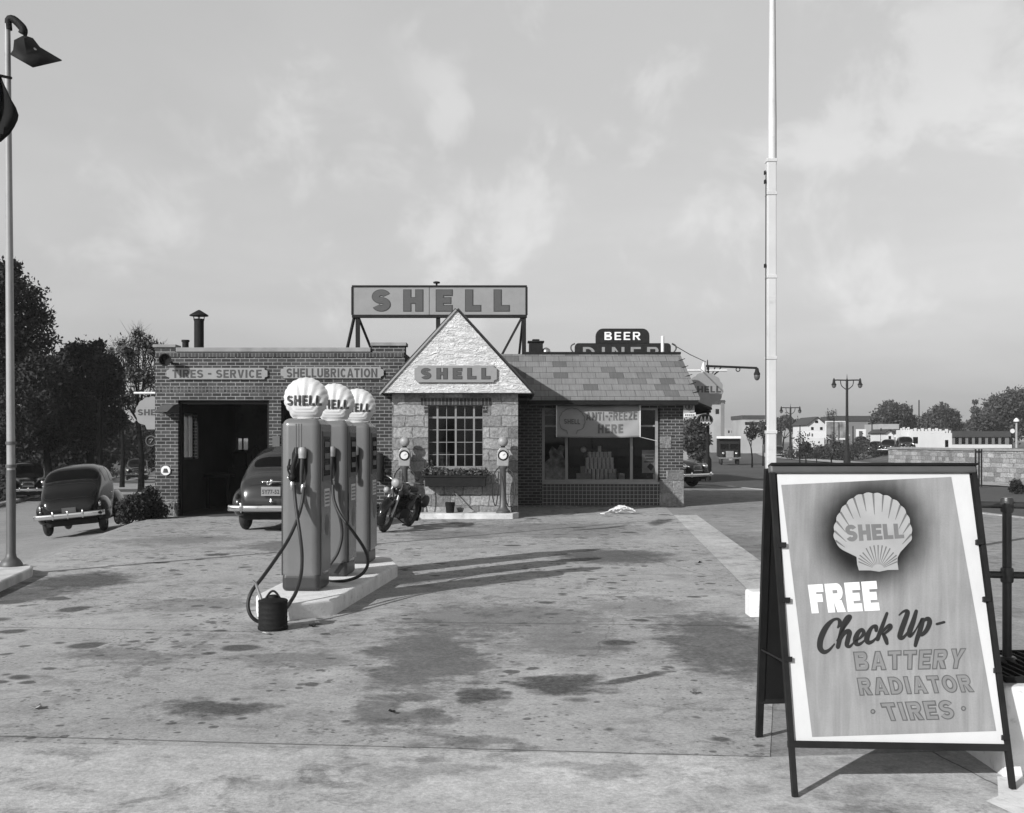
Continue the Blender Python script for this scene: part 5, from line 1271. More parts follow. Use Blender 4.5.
# ------------------------------------------------------------------ cars
def make_surf(sections):
    S = np.array(sections, float); ys = S[:, 0]
    def at(y):
        y = min(max(y, ys[0]), ys[-1]); i = int(min(max(np.searchsorted(ys, y) - 1, 0), len(ys) - 2))
        h = ys[i + 1] - ys[i]; t = (y - ys[i]) / h
        m0 = (S[min(i + 1, len(S) - 1)] - S[max(i - 1, 0)]) / (ys[min(i + 1, len(S) - 1)] - ys[max(i - 1, 0)])
        m1 = (S[min(i + 2, len(S) - 1)] - S[i]) / (ys[min(i + 2, len(S) - 1)] - ys[i])
        return (2 * t ** 3 - 3 * t ** 2 + 1) * S[i] + (t ** 3 - 2 * t ** 2 + t) * h * m0 + (-2 * t ** 3 + 3 * t ** 2) * S[i + 1] + (t ** 3 - t ** 2) * h * m1
    def pt(y, a):
        """a: angle 0 right belt .. pi/2 top .. pi left belt; below zero goes down the flank"""
        _, w, zb, zl, zt, p = at(y); c, s = math.cos(a), math.sin(a)
        e = 2 / p
        return Vector((w * math.copysign(abs(c) ** e, c), y, zl + (zt - zl) * abs(s) ** e))
    return at, pt
def patch(pt, ya, yb, aa, ab_, off, p=4.0, n=10, m=22, cy=None):
    """rounded-rectangle patch on the surface, lifted by off"""
    mb = MB(); yc, ac = (ya + yb) / 2, (aa + ab_) / 2; vs = []
    def nn(y, a):
        u = pt(y + .01, a) - pt(y - .01, a); v = pt(y, a + .01) - pt(y, a - .01); k = u.cross(v).normalized()
        c = pt(y, a) - Vector((0, -.3, .7)); return k if k.dot(c) > 0 else -k
    def put(y, a): q = pt(y, a); return q + nn(y, a) * off
    vs.append(put(yc, ac))
    for i in range(1, n + 1):
        for j in range(m):
            th = 2 * math.pi * j / m; c, s = math.cos(th), math.sin(th)
            r = (abs(c) ** p + abs(s) ** p) ** (-1 / p) * i / n
            vs.append(put(yc + (yb - ya) / 2 * r * c, ac + (ab_ - aa) / 2 * r * s))
    fs = [(0, 1 + j, 1 + (j + 1) % m) for j in range(m)]
    for i in range(n - 1):
        for j in range(m): fs.append((1 + i * m + j, 1 + (i + 1) * m + j, 1 + (i + 1) * m + (j + 1) % m, 1 + i * m + (j + 1) % m))
    return mb.add(vs, fs)
SEC = [(-2.26, .52, .48, .62, .74, 2.6), (-2.20, .62, .42, .70, .90, 2.8), (-2.08, .68, .38, .82, 1.02, 3.0), (-1.88, .715, .35, .95, 1.13, 3.2), (-1.66, .735, .34, 1.02, 1.25, 3.4),
       (-1.42, .75, .33, 1.05, 1.46, 3.6), (-1.18, .76, .33, 1.06, 1.61, 3.6), (-.7, .775, .33, 1.06, 1.70, 3.5), (-.1, .78, .33, 1.05, 1.72, 3.4), (.35, .77, .33, 1.04, 1.68, 3.3), (.62, .75, .33, 1.02, 1.58, 3.2), (.88, .70, .33, 1.0, 1.22, 2.6),
       (1.05, .64, .34, .97, 1.13, 2.4), (1.4, .53, .36, .92, 1.10, 2.3), (1.9, .42, .40, .84, 1.03, 2.3), (2.2, .34, .44, .76, .94, 2.3), (2.33, .24, .5, .68, .80, 2.2)]
SECB = [(-2.28, .52, .46, .62, .74, 2.4), (-2.22, .60, .42, .70, .92, 2.6), (-2.10, .655, .38, .84, 1.06, 2.8), (-1.9, .69, .35, .94, 1.15, 2.8), (-1.68, .71, .34, 1.0, 1.22, 2.8), (-1.48, .72, .33, 1.02, 1.36, 2.8),
        (-1.25, .73, .33, 1.03, 1.52, 2.8), (-1.0, .74, .33, 1.04, 1.61, 2.8), (-.6, .76, .33, 1.04, 1.66, 2.8)] + SEC[8:]
def make_car(sections, paint, label, loc, rz, roll=0.0, pitch=0.0, grey=False, group='cars parked and driving around the station', scale=1.0):
    t = thing('parked_car', label, 'car', loc, rz, group)
    t.rotation_euler = (pitch, roll, rz); t.scale = (scale,) * 3
    k = dict(parent=t, local=True)
    at, pt = make_surf(sections)
    ys = np.concatenate([np.linspace(sections[0][0], -1.9, 8), np.linspace(-1.8, 2.1, 34), np.linspace(2.15, sections[-1][0], 5)])
    na = 28; vs = []
    for y in ys:
        s = at(y); w, zb, zl = s[1], s[2], s[3]
        ring = [pt(y, math.pi * j / na) for j in range(na + 1)]
        low = [(.995 * w, zl - .25 * (zl - zb)), (.97 * w, zl - .6 * (zl - zb)), (.90 * w, zb)]
        ring += [Vector((-a, y, b)) for a, b in low] + [Vector((a, y, b)) for a, b in reversed(low)]
        vs += ring
    n = na + 7; fs = [(i * n + j, i * n + (j + 1) % n, (i + 1) * n + (j + 1) % n, (i + 1) * n + j) for i in range(len(ys) - 1) for j in range(n)]
    fs += [tuple(range(n)), tuple((len(ys) - 1) * n + j for j in range(n - 1, -1, -1))]
    MB().add(vs, fs).build('body', paint, smooth=50, **k)
    MB().box(-.62, .62, -2.0, 1.95, .24, .42).build('underbody', M_under, **k)
    up = math.pi / 2
    wa, wb, wh_ = (-1.56, -1.28, .66) if grey else (-1.56, -1.26, .92)
    MB_ = patch(pt, wa, wb, up - wh_, up + wh_, .007, 4); rw = MB_.build('rear_window', M_dkglass, smooth=60, **k)
    patch(pt, wa - .04, wb + .04, up - wh_ - .05, up + wh_ + .05, .003, 4).build('window_trim', M_black if not grey else M_pumpdk, rw, smooth=60, local=True)
    patch(pt, -2.195, -1.665, up - 1.01, up + 1.01, .004, 5).build('trunk_gap', M_under, smooth=60, **k)
    patch(pt, -2.19, -1.68, up - .98, up + .98, .008, 5).build('trunk_lid', paint, smooth=60, **k)
    patch(pt, .635, .88, up - 1.02, up + 1.02, .008, 5).build('windshield', M_dkglass, smooth=60, **k)
    for sg in (-1, 1):
        a0, a1 = (.10, .80) if sg > 0 else (math.pi - .10, math.pi - .80)
        patch(pt, -.35, .45, a0, a1, .006, 5).build('side_window', M_dkglass, smooth=60, **k)
        patch(pt, -1.1, -.42, a0, a1, .006, 4).build('side_window', M_dkglass, smooth=60, **k)
        MB().tube([(sg * .79, -.28, .93), (sg * .80, -.2, .93), (sg * .79, -.12, .93)], .012, 6).build('door_handle', M_chrome, **k)
        # teardrop fenders
        for yc, ry, xr, zc_, rz_, nm in ((-1.42, .72, .17, .56, .34, 'rear_fender'), (1.42, .86, .20, .56, .40, 'front_fender')):
            f = MB(); f.ball((sg * (.70 if yc < 0 else .66), yc, zc_), (xr + .05, ry, rz_), 22, 16, .30); f.build(nm, paint, smooth=50, **k)
        MB().ball((sg * .72, -2.06, .70), (.045, .05, .075), 12, 10).build('tail_light', M_chrome if not grey else M_iron, smooth=60, **k)
        MB().ball((sg * .62, 2.12, .82), (.115, .14, .125), 16, 12).build('headlight', M_chrome, smooth=60, **k)
        for yc in (-1.42, 1.42):
            wh = MB(); wh.torus((sg * .69, yc, .345), .25, .098, 'x', 28, 10, .98); o = wh.build('wheel', M_tyre, smooth=60, **k)
            MB().lathe([(.19, sg * .05), (.19, sg * .075), (.13, sg * .06), (.11, sg * .10), (.02, sg * .11)], (sg * .68, yc, .345), 20, 'x').build('rim', M_steel, o, smooth=40, local=True)
    bp = [(-.86, -2.24, .50), (-.80, -2.38, .50), (-.4, -2.47, .50), (0, -2.49, .50), (.4, -2.47, .50), (.80, -2.38, .50), (.86, -2.24, .50)]
    def bumper(nm, sgy):
        pts = catmull([Vector((a, b * sgy if sgy < 0 else -b, c)) for a, b, c in bp] if sgy > 0 else [Vector(p) for p in bp], 5)
        vv = []; hh = [(0, -.06), (-.03, -.045), (-.038, 0), (-.03, .045), (0, .06), (.02, 0)]
        for p in pts:
            for q, h in hh: vv.append((p.x, p.y + q * (1 if p.y < 0 else -1), p.z + h))
        nn = len(pts); m_ = len(hh)
        MB().add(vv, [(i * m_ + j, i * m_ + (j + 1) % m_, (i + 1) * m_ + (j + 1) % m_, (i + 1) * m_ + j) for i in range(nn - 1) for j in range(m_)] + [tuple(range(m_)), tuple((nn - 1) * m_ + j for j in range(m_))]).build(nm, M_chrome, smooth=40, **k)
        for gx_ in (-.36, .0 if not grey else .36, .36) if not grey else (-.56, .56):
            MB().ball((gx_, (-2.50 if sgy < 0 else 2.50), .52), (.03, .035, .11), 10, 8).build('bumper_guard', M_chrome, smooth=60, **k)
    bumper('rear_bumper', -1); bumper('front_bumper', 1)
    gm = MB()
    for i in range(9): gm.box(-.25 + .0 * i, .25, 2.22 + .012 * (4 - abs(i - 4)), 2.335 - .01 * abs(i - 4), .48 + .045 * i, .50 + .045 * i)
    gm.build('grille', M_chrome, **k)
    if grey:
        MB().ball((0, -2.285, 1.02), (.21, .02, .018), 16, 8).ball((0, -2.29, 1.02), (.03, .035, .06), 10, 8).build('trunk_ornament', M_chrome, smooth=60, **k)
        pp = MB().box(-.19, .19, -2.36, -2.345, .74, .92).build('licence_plate', M_signface, **k)
        us, tf, _ = text_geo('5Y77-52', .03, 1.08); MB().add([(-.17 + .34 * u, -2.3625, .775 + .09 * v) for u, v, w in us], tf).build('plate_number', M_signdark, pp, local=True)
        MB().tube([(0, -2.31, .60), (0, -2.36, .63), (0, -2.34, .68)], .016, 8).build('trunk_handle', M_chrome, **k)
        MB().torus((-.05, -2.3, .99), .035, .014, 'y', 14, 8).build('plate_lamp', M_chrome, smooth=60, **k)
    else:
        MB().tube([(-.08, -1.0, 1.56), (0, -.98, 1.6), (.08, -1.0, 1.56)], .02, 8).build('roof_light', M_chrome, **k)
        pp = MB().box(-.17, .17, -2.30, -2.285, .56, .68).build('licence_plate', M_grey, **k)
    return t
yB = 21.9
carB = make_car(SECB, M_paintB, 'grey sedan parked before the garage bay, its tail toward the pumps', (X(270.5, yB + .2), yB + 2.3, 0), R(1.5), grey=True)
def hz(x, y): return H(x, y) + .012
ca = Vector((X(71.5, 26.2), 26.2)); 
carA = make_car(SEC, M_paintA, 'black fastback sedan tilted on the sloping road beyond the left lamp post', (ca.x - .55, ca.y + 2.3, hz(ca.x - .2, ca.y + 1.6)), R(13), roll=R(-5), pitch=R(-1))
carA.scale = (.93, 1.0, 1.0)
def clone(o, label, loc, rz, roll=0, pitch=0, scale=1.0):
    c = copy_tree(o); c.location = loc; c.rotation_euler = (pitch, roll, rz); c['label'] = label; c.scale = (scale,) * 3; return c
fx, fy = X(137.5, 88), 88
clone(carA, 'small dark car coming along the road beside the garage corner', (fx, fy, hz(fx, fy)), R(180 + 16))
fx, fy = X(27, 52), 52
clone(carA, 'dark car half hidden in tree shade behind the left lamp post', (fx, fy, H(fx, fy) + .02), R(205))
clone(carB, 'car at the street corner behind the shop, only its front showing', (5.70, 44.3, 0.0), R(-140))
for px, dd, lab, rz in ((905, 124, 'dark car parked at the left end of the white crenellated building', 168), (935, 127, 'dark car parked before the white crenellated building, right of its large window', 172)):
    fx = X(px, dd); clone(carA, lab, (fx, dd, H(fx, dd)), R(rz))
for px, dd, lab in ((838, 160, 'tiny car before the roadside billboard with a white frame'), (861, 164, 'tiny car below the square poster board'), (778, 160, 'tiny far car on the avenue left of the twin lamp')):
    fx = X(px, dd); clone(carA, lab, (fx, dd, H(fx, dd)), R(170))

# motorcycle
mc = thing('motorcycle', 'dark police-style motorcycle with two spotlights parked by the stone front', 'motorcycle', (-2.40, 22.86, 0), R(166))
k = dict(parent=mc, local=True)
lean = Matrix.Rotation(R(-13), 4, 'Y')
def mbuild(mb, nm, m, **kw):
    mb.xf(lean); return mb.build(nm, m, parent=mc, local=True, **kw)
for yc, nm in ((.78, 'wheel'), (-.72, 'wheel')):
    o = mbuild(MB().torus((0, yc, .335), .27, .068, 'x', 32, 10, .9), nm, M_tyre, smooth=60)
    s = MB().torus((0, yc, .335), .20, .02, 'x', 28, 8).lathe([(.06, -.07), (.06, .07)], (0, yc, .335), 12, 'x')
    for i in range(18):
        a = i * 2 * math.pi / 18; s.beam((.03 * (-1) ** i, yc + .05 * math.cos(a), .335 + .05 * math.sin(a)), (0, yc + .2 * math.cos(a + .3), .335 + .2 * math.sin(a + .3)), .006)
    s.xf(lean).build('rim', M_grey, o, local=True)
def fender(yc, a0, a1, r, w):
    mb = MB(); n = 16; vs = []
    for i in range(n + 1):
        a = R(a0 + (a1 - a0) * i / n)
        for x, dr in ((-w, -.07), (-w * .8, .0), (0, .03), (w * .8, .0), (w, -.07)): vs.append((x, yc + (r + dr) * math.cos(a), .335 + (r + dr) * math.sin(a)))
    return mb.add(vs, [(i * 5 + j, i * 5 + j + 1, (i + 1) * 5 + j + 1, (i + 1) * 5 + j) for i in range(n) for j in range(4)])
mbuild(fender(.78, -25, 165, .37, .10), 'front_fender', M_paintA, smooth=60)
mbuild(fender(-.72, 10, 215, .38, .11), 'rear_fender', M_paintA, smooth=60)
for sx in (-.1, .1):
    mbuild(MB().tube([(sx, .78, .335), (sx, .62, .70), (sx * .8, .50, 1.0)], [.024, .028, .026], 10), 'fork', M_steel, smooth=50)
    mbuild(MB().tube([(sx * .5, .46, 1.0), (sx * 2.5, .44, 1.07), (sx * 3.8, .22, 1.06)], .014, 8, smooth=4), 'handlebar', M_steel, smooth=60)
    mbuild(MB().tube([(sx * 3.6, .26, 1.06), (sx * 4.0, .1, 1.05)], .02, 8), 'grip', M_rubber)
    mbuild(MB().ball((sx * 3.3, .40, 1.17), (.055, .02, .045), 12, 8).tube([(sx * 3.0, .36, 1.06), (sx * 3.3, .40, 1.15)], .006, 6), 'mirror', M_iron, smooth=60)
hl_ = mbuild(MB().ball((0, .60, 1.01), (.115, .11, .115), 18, 12), 'headlight', M_steel, smooth=60)
MB().ball((0, .67, 1.01), (.09, .05, .09), 18, 12).xf(lean).build('lens', M_lamp, hl_, local=True, smooth=60)
mbuild(MB().ball((.16, .66, .83), (.065, .06, .065), 16, 10), 'spotlight', M_lamp, smooth=60)
mbuild(MB().ball((-.16, .66, .83), (.07, .06, .07), 16, 10), 'spotlight', M_iron, smooth=60)
mbuild(MB().ball((0, .18, .86), (.15, .36, .15), 18, 12), 'fuel_tank', M_paintA, smooth=60)
mbuild(MB().ball((0, -.34, .84), (.17, .24, .07), 18, 12), 'seat', M_rubber, smooth=60)
en = MB().box(-.12, .12, -.15, .28, .26, .46)
for s, a in ((.14, .35), (-.10, -.35)):
    for i in range(7): 
        q = MB().lathe([(.105, -.01), (.105, .01)], (0, 0, 0), 14); q.xf(Matrix.Translation((0, .06 + s * .6 + math.sin(a) * (.05 + .035 * i), .44 + math.cos(a) * (.05 + .035 * i)))  @ Matrix.Rotation(-a, 4, 'X')); en.v; en.add(q.v, q.f)
mbuild(en, 'engine', M_iron)
mbuild(MB().tube([(.14, .22, .55), (.17, .1, .32), (.17, -.3, .26), (.17, -.95, .27)], [.025, .03, .045, .04], 10), 'exhaust', M_steel, smooth=50)
for sx in (-1, 1): mbuild(MB().ball((sx * .22, -.82, .60), (.075, .20, .14), 14, 10), 'saddlebag', M_rubber, smooth=60)
mbuild(MB().tube([(0, .5, .95), (0, .3, .6), (0, .28, .3), (0, -.2, .25), (0, -.7, .34), (0, -.3, .7), (0, .3, .85)], .022, 8), 'frame', M_paintA)
mbuild(MB().tube([(.15, -.1, .28), (.3, -.16, .05), (.34, -.18, .01)], .013, 6), 'side_stand', M_iron)
for sx in (-1, 1): mbuild(MB().tube([(sx * .24, .40, .18), (sx * .30, .1, .17), (sx * .24, -.05, .2)], .016, 6).tube([(sx * .05, .3, .28), (sx * .24, .3, .20)], .014, 6), 'crash_bar', M_iron)
mbuild(MB().box(-.09, .09, -1.13, -1.12, .46, .58), 'licence_plate', M_grey)
mbuild(MB().ball((0, -1.1, .66), (.035, .04, .04), 10, 8), 'tail_light', M_grey, smooth=60)

# truck on the avenue
dT = 98; tx = X(729, dT); tz = H(tx, dT)
tk = thing('delivery_truck', 'dark delivery truck with pale roof driving toward the camera on the avenue', 'truck', (tx, dT, tz), R(-9))
k = dict(parent=tk, local=True)
MB().box(-1.0, 1.0, -.2, 3.2, .7, 2.295).build('cargo_box', M_black, bevel=.05, **k)
MB().box(-1.05, 1.05, -.6, 3.25, 2.30, 2.52).build('roof', M_white, bevel=.04, **k)
MB().box(-.85, .85, -.9, -.22, .6, 1.95).build('cab', M_iron, bevel=.08, **k)
for sg in (-1, 1): MB().box(.06 * sg - .36 + .36 * sg, .06 * sg + .36 + .36 * sg, -.915, -.9, 1.35, 1.85).build('windshield', M_dkglass, **k)
MB().box(-.45, .45, -1.9, -.92, .65, 1.3).build('hood', M_iron, bevel=.12, seg=4, **k)
MB().box(-.33, .33, -1.95, -1.9, .65, 1.22).build('grille', M_steel, bevel=.05, **k)
for sg in (-1, 1):
    MB().ball((sg * .62, -1.5, .72), (.24, .6, .38), 16, 10, .5).build('fender', M_iron, smooth=60, **k)
    MB().ball((sg * .55, -1.92, 1.02), (.13, .12, .13), 14, 10).build('headlight', M_chrome, smooth=60, **k)
    for yy in (-1.45, 2.3): MB().torus((sg * .72, yy, .40), .29, .11, 'x', 24, 8).build('wheel', M_tyre, smooth=60, **k)
MB().box(-.95, .95, -2.2, -2.12, .52, .68).build('bumper', M_chrome, bevel=.02, **k)
MB().box(-.1, .2, -2.215, -2.205, .42, .54).build('licence_plate', M_signface, **k)

# ------------------------------------------------------------------ street posts and signs
d = 50.0; px_ = 707
sp_ = thing('sign_post', 'dark post at the street corner carrying an oval AAA sign', 'sign post', (X(707, d), d, 0))
MB().lathe([(.14, 0), (.14, .3), (.07, .35), (.06, Z(366, d))], (X(708, d), d, 0), 12).build('pole', M_iron, sp_, smooth=40)
MB().lathe([(.10, -.15), (.12, .0), (.06, .2), (.02, .32)], (X(703.5, d), d, Z(369, d)), 14).build('lamp_shade', M_white, sp_, smooth=40)
MB().tube([(X(685, d), d, Z(370.5, d)), (X(727, d), d, Z(370.5, d))], .05, 8).build('cross_arm', M_white, sp_)
MB().tube([P(712, 381, d), P(714, 375, d), P(719, 371, d)], .03, 6, smooth=3).build('scroll', M_iron, sp_)
ov = MB().prism([(X(704.5, d) + .37 * math.cos(a), Z(420, d) + .28 * math.sin(a)) for a in np.linspace(0, 2 * math.pi, 33)[:-1]], d - .14, d - .08).build('oval_plate', M_black, sp_)
MB().torus((0, 0, 0), .33, .015, 'y', 32, 6).xf(Matrix.Translation((X(704.5, d), d - .145, Z(420, d))) @ Matrix.Diagonal((1, 1, .74, 1))).build('oval_ring', M_signface, ov)
wall_text('AAA', X(699, d), X(710, d), Z(423.5, d), Z(416.5, d), d - .141, M_sfont, ov, 'lettering', .17, .02, .01)
hang_shell(X(705.5, 49.5), 49.5, Z(390, 49.5), .80, 'large shell shaped hanging sign at the street corner behind the shop eave')
d = 68
la = thing('street_lamp', 'ornate street lamp with one long arm over the street', 'street lamp', (X(707.5, d), d, H(12, d)))
lx = X(707.5, d)
MB().lathe([(.25, 0), (.25, .8), (.14, 1.0), (.10, 1.2), (.08, 5.5), (.07, Z(366, d)), (.05, Z(366, d)), (.03, Z(358, d)), (.01, Z(357, d))], (lx, d, H(12, d)), 14).build('pole', M_iron, la, smooth=40)
MB().tube([P(706, 366, d), P(757, 368, d)], .07, 8).build('arm', M_iron, la)
for a, b in ((711, 376), (717, 371)): MB().tube([P(707.5, 380, d), P(a, b + 1, d), P(a + 4, 367.5, d)], .035, 6, smooth=3).build('scroll', M_iron, la)
MB().torus(P(738, 369.5, d), .12, .03, 'y', 16, 6).build('finial', M_iron, la)
MB().lathe([(.04, .45), (.1, .4), (.14, .2), (.2, .1), (.2, 0)], P(757, 375, d), 14).build('lamp_hood', M_iron, la, smooth=40)
MB().ball(P(757, 376, d), (.19, .19, .28), 14, 10).build('lamp_globe', M_grey, la, smooth=60)
def twin_lamp(px, d, ptop, s, label, body_top=None):
    x = X(px, d); z0 = H(x, d); zt = Z(ptop, d)
    t = thing('street_lamp', label, 'street lamp', (x, d, z0), 0, 'twin-arm street lamps on the avenue')
    h = zt - z0
    MB().lathe([(.32 * s, z0), (.32 * s, z0 + .12 * h), (.2 * s, z0 + .14 * h), (.17 * s, z0 + .2 * h), (.12 * s, z0 + .6 * h), (.11 * s, z0 + .93 * h), (.04 * s, z0 + .95 * h), (.01, zt)], (x, d, 0), 14).build('pole', M_iron, t, smooth=40)
    za = z0 + .93 * h
    for sg in (-1, 1):
        MB().tube([(x, d, za), (x + sg * .9 * s, d, za + .02), (x + sg * 1.22 * s, d, za)], .06 * s, 8).build('arm', M_iron, t)
        MB().tube([(x, d, za - .9 * s), (x + sg * .5 * s, d, za - .5 * s), (x + sg * .6 * s, d, za)], .04 * s, 6, smooth=4).build('scroll', M_iron, t)
        MB().lathe([(.03 * s, .15 * s), (.1 * s, 0), (.14 * s, -.3 * s), (.24 * s, -.45 * s), (.24 * s, -.5 * s)], (x + sg * 1.2 * s, d, za + .05), 12).build('lamp_hood', M_iron, t, smooth=40)
        MB().ball((x + sg * 1.2 * s, d, za - .5 * s), (.2 * s, .2 * s, .22 * s), 12, 8).build('lamp_globe', M_grey, t, smooth=60)
twin_lamp(847, 106, 374, 1.05, 'twin-arm street lamp standing right of the white framed billboard')
twin_lamp(790.5, 150, 404, 1.05, 'distant twin-arm street lamp left of the white gabled house')
twin_lamp(946, 150, 411, .95, 'small distant twin-arm street lamp behind the white crenellated building')
d = 118
gl_ = thing('globe_lamp', 'pale lamp post with hooded light and disc sign at the far right wall', 'lamp post', (X(1016.5, d), d, 0))
x = X(1016.5, d)
MB().lathe([(.13, H(x, d)), (.11, Z(425, d)), (.10, Z(423, d))], (x, d, 0), 12).build('pole', M_lamp, gl_, smooth=40)
MB().lathe([(.3, Z(421.5, d)), (.28, Z(420, d)), (.08, Z(418, d))], (x, d, 0), 14).build('lamp_hood', M_white, gl_, smooth=40)
MB().lathe([(.24, .03), (.24, -.03)], (X(1012.5, d), d, Z(431, d)), 18, 'y').build('disc', M_white, gl_, smooth=30)
# small black box sign on the avenue
d = 70; bsn = thing('box_sign', 'small black box sign on a short post before the twin lamps', 'sign', (X(816.5, d), d, 0))
MB().box(X(813.5, d), X(819.5, d), d - .1, d + .1, Z(457, d), Z(452.8, d)).build('box', M_black, bsn, bevel=.02)
MB().box(X(816.2, d), X(817, d), d - .03, d + .03, H(19, d) - .05, Z(457, d)).build('post', M_black, bsn)

# ------------------------------------------------------------------ far right side
fw = thing('stone_wall', 'long pale rough stone wall beyond the avenue on the right', 'wall', (22, 50, 0))
wp = [(20.6, 59.5), (21.0, 52), (22.3, 45.5), (34, 44)]
wm = MB()
for i, ((a, b), (c_, e)) in enumerate(zip(wp, wp[1:])): wm.beam((a, b, .58), (c_, e, .58), .5, 1.6 + .004 * i)
wm.build('masonry', M_wallst, fw)
wm = MB()
for i, ((a, b), (c_, e)) in enumerate(zip(wp, wp[1:])): wm.beam((a, b, 1.42), (c_, e, 1.42), .62, .1 + .004 * i)
wm.build('coping', M_coping, fw)
for px, dd in ((976, 44), (979.5, 44), (982, 44)):
    pass
pg = thing('signal_posts', 'cluster frame of three thin dark posts before the stone wall', 'post', (X(979, 43.6), 43.6, 0))
for px in (975.5, 979, 981.5): MB().tube([(X(px, 43.6), 43.6, 0), (X(px, 43.6), 43.6, Z(449, 43.6))], .035, 8).build('post', M_iron, pg)
MB().tube([(X(975.5, 43.6), 43.6, Z(452, 43.6)), (X(981.5, 43.6), 43.6, Z(452, 43.6))], .025, 6).build('rail', M_iron, pg)
def house(name, label, d, px0, px1, py_top, depth, m, roof=None, gable=None, cat='building', base=None, par_crenel=0, wins=(), thick_roof=.3):
    x0, x1 = X(px0, d), X(px1, d); z0 = min(H(x0, d), H(x1, d), H(x0, d + depth), H(x1, d + depth)) - .3; zt = Z(py_top, d)
    t = thing(name, label, cat, ((x0 + x1) / 2, d, z0))
    b = MB()
    if gable:
        xm, zp = X(gable[0], d), Z(gable[1], d); b.prism([(x0, z0), (x1, z0), (x1, zt), (xm, zp), (x0, zt)], d, d + depth); b.build('wall', m, t)
        for (ax, az), (bx, bz) in (((x0 - .2, zt - .1), (xm, zp)), ((xm, zp), (x1 + .2, zt - .1))):
            r = MB(); slope(r, (ax, az + .01), (bx, bz + .01), d - .3, d + depth + .2, .15); r.build('roof', roof or M_tar, t)
    else:
        b.box(x0, x1, d, d + depth, z0, zt); b.build('wall', m, t)
        if par_crenel:
            n = par_crenel
            for i in range(n): MB().box(x0 + (x1 - x0) * (i + .1) / n, x0 + (x1 - x0) * (i + .6) / n, d, d + .4, zt, zt + (.35 if i % 2 else .22)).build('merlon', m, t)
        elif roof: MB().box(x0 - .2, x1 + .2, d - .2, d + depth + .2, zt, zt + thick_roof).build('roof', roof, t)
    for wx0_, wx1_, wy0_, wy1_ in wins: MB().box(X(wx0_, d), X(wx1_, d), d - .04, d, Z(wy1_, d), Z(wy0_, d)).build('window', M_dkglass, t)
    return t
M_cream = mat('pale_render', .5, .8, .06, .4)
M_mid = mat('mid_render', .14, .9, .15, .3)
M_darkr = mat('dark_roof', .035, .9, .2, .4)
M_bldg = mat('far_masonry', .28, .9, .2, .25)
house('white_building', 'bright white low building with crenellated parapet beyond the stone wall', 135, 911, 943, 431, 8, M_cream, None, None, 'building', par_crenel=9, wins=((913, 924, 437, 443.5),))
house('wing_building', 'white wing with a small window left of the crenellated building', 136, 901, 910.5, 430, 6, M_cream, None, None, 'building', par_crenel=4, wins=((905, 908, 439, 444),))
house('annex_building', 'white annex with a door at the right end of the crenellated building', 95.5, 943.5, 952, 433, 6, M_cream, None, None, 'building', par_crenel=3, wins=((945, 948, 440, 447),))
house('roof_block', 'dark flat roofed block rising behind the white crenellated building', 159, 915, 952, 428.5, 8, M_darkr, None, None, 'building')
house('gabled_shed', 'white gabled front with a dark doorway, left of the white buildings', 138, 886, 893, 433, 6, M_cream, M_darkr, (889.5, 430), wins=((888.5, 891, 436, 446),))
house('gabled_shed', 'white gabled front with two narrow windows beside the crenellated wing', 138, 893.5, 900.5, 433, 6, M_cream, M_darkr, (897, 430), wins=((894.5, 896, 437, 445), (898, 899.5, 437, 445)))
house('grey_store', 'grey flat storefront rising behind the two white gabled fronts', 170, 881, 899, 424, 8, M_bldg, None)
house('long_shed', 'long low dark shed with many bays at the right beyond the stone wall', 149, 952.5, 1009, 437, 10, M_mid, M_darkr, None, thick_roof=.8, wins=tuple((955 + 6.6 * i, 958.5 + 6.6 * i, 437.5, 444) for i in range(8)))
tag(MB().box(X(950, 136), X(1012, 136), 136, 136.5, H(55, 136) - .2, Z(444.6, 136)).build('low_wall', M_cream), 'low white wall along the foot of the long dark shed', 'wall')
house('white_house', 'white gabled house behind the roadside billboards', 168, 808, 826, 425, 9, M_cream, M_darkr, (817, 417.5), wins=((815, 818, 420.5, 423), (811, 813.5, 427, 430), (820, 822.5, 427, 430)))
def board(label, d, px0, px1, py0, py1, face, name='billboard', framed=True, marks=(), legs=True):
    x0, x1, z0, z1 = X(px0, d), X(px1, d), Z(py1, d), Z(py0, d)
    t = thing(name, label, 'billboard', ((x0 + x1) / 2, d, H(x0, d)))
    MB().box(x0 + .1, x1 - .1, d, d + .15, z0 + .1, z1 - .1).build('panel', face, t)
    if framed: MB().box(x0, x1, d - .05, d + .2, z0 - .1, z0 + .12).box(x0, x1, d - .05, d + .2, z1 - .12, z1).box(x0, x0 + .12, d - .05, d + .2, z0 + .12, z1 - .12).box(x1 - .12, x1, d - .05, d + .2, z0 + .12, z1 - .12).build('frame', M_white, t)
    for a, b, c_, e in marks: MB().box(X(a, d), X(b, d), d - .02, d - .001, Z(e, d), Z(c_, d)).build('mark', M_signlet, t)
    for px in (px0 + 2, px1 - 2): MB().box(X(px, d), X(px, d) + .15, d + .2, d + .35, H(x0, d) - .1, z1 - .2).build('post', M_iron, t)
board('roadside billboard with a dark mottled picture and broad white frame', 156, 825.5, 846, 421, 439, mat('billboard_picture', .16, .8, .6, 1.2))
board('long white roadside sign with dark brush marks before the white house', 162, 801.5, 827, 430.5, 438.5, M_white, framed=False, marks=((805, 806, 433, 436), (807, 808.5, 434, 436.5), (809, 810, 432.5, 436), (811.5, 813, 433.5, 436.5)))
board('square white poster board with a dark round figure', 165, 855.5, 866.5, 428.5, 440.5, M_white, framed=False, marks=((859, 862.5, 431, 436), (860, 863, 436, 439)))
board('white hoarding panel at the foot of the twin lamp', 159, 840, 851, 434, 444, M_white, framed=False)
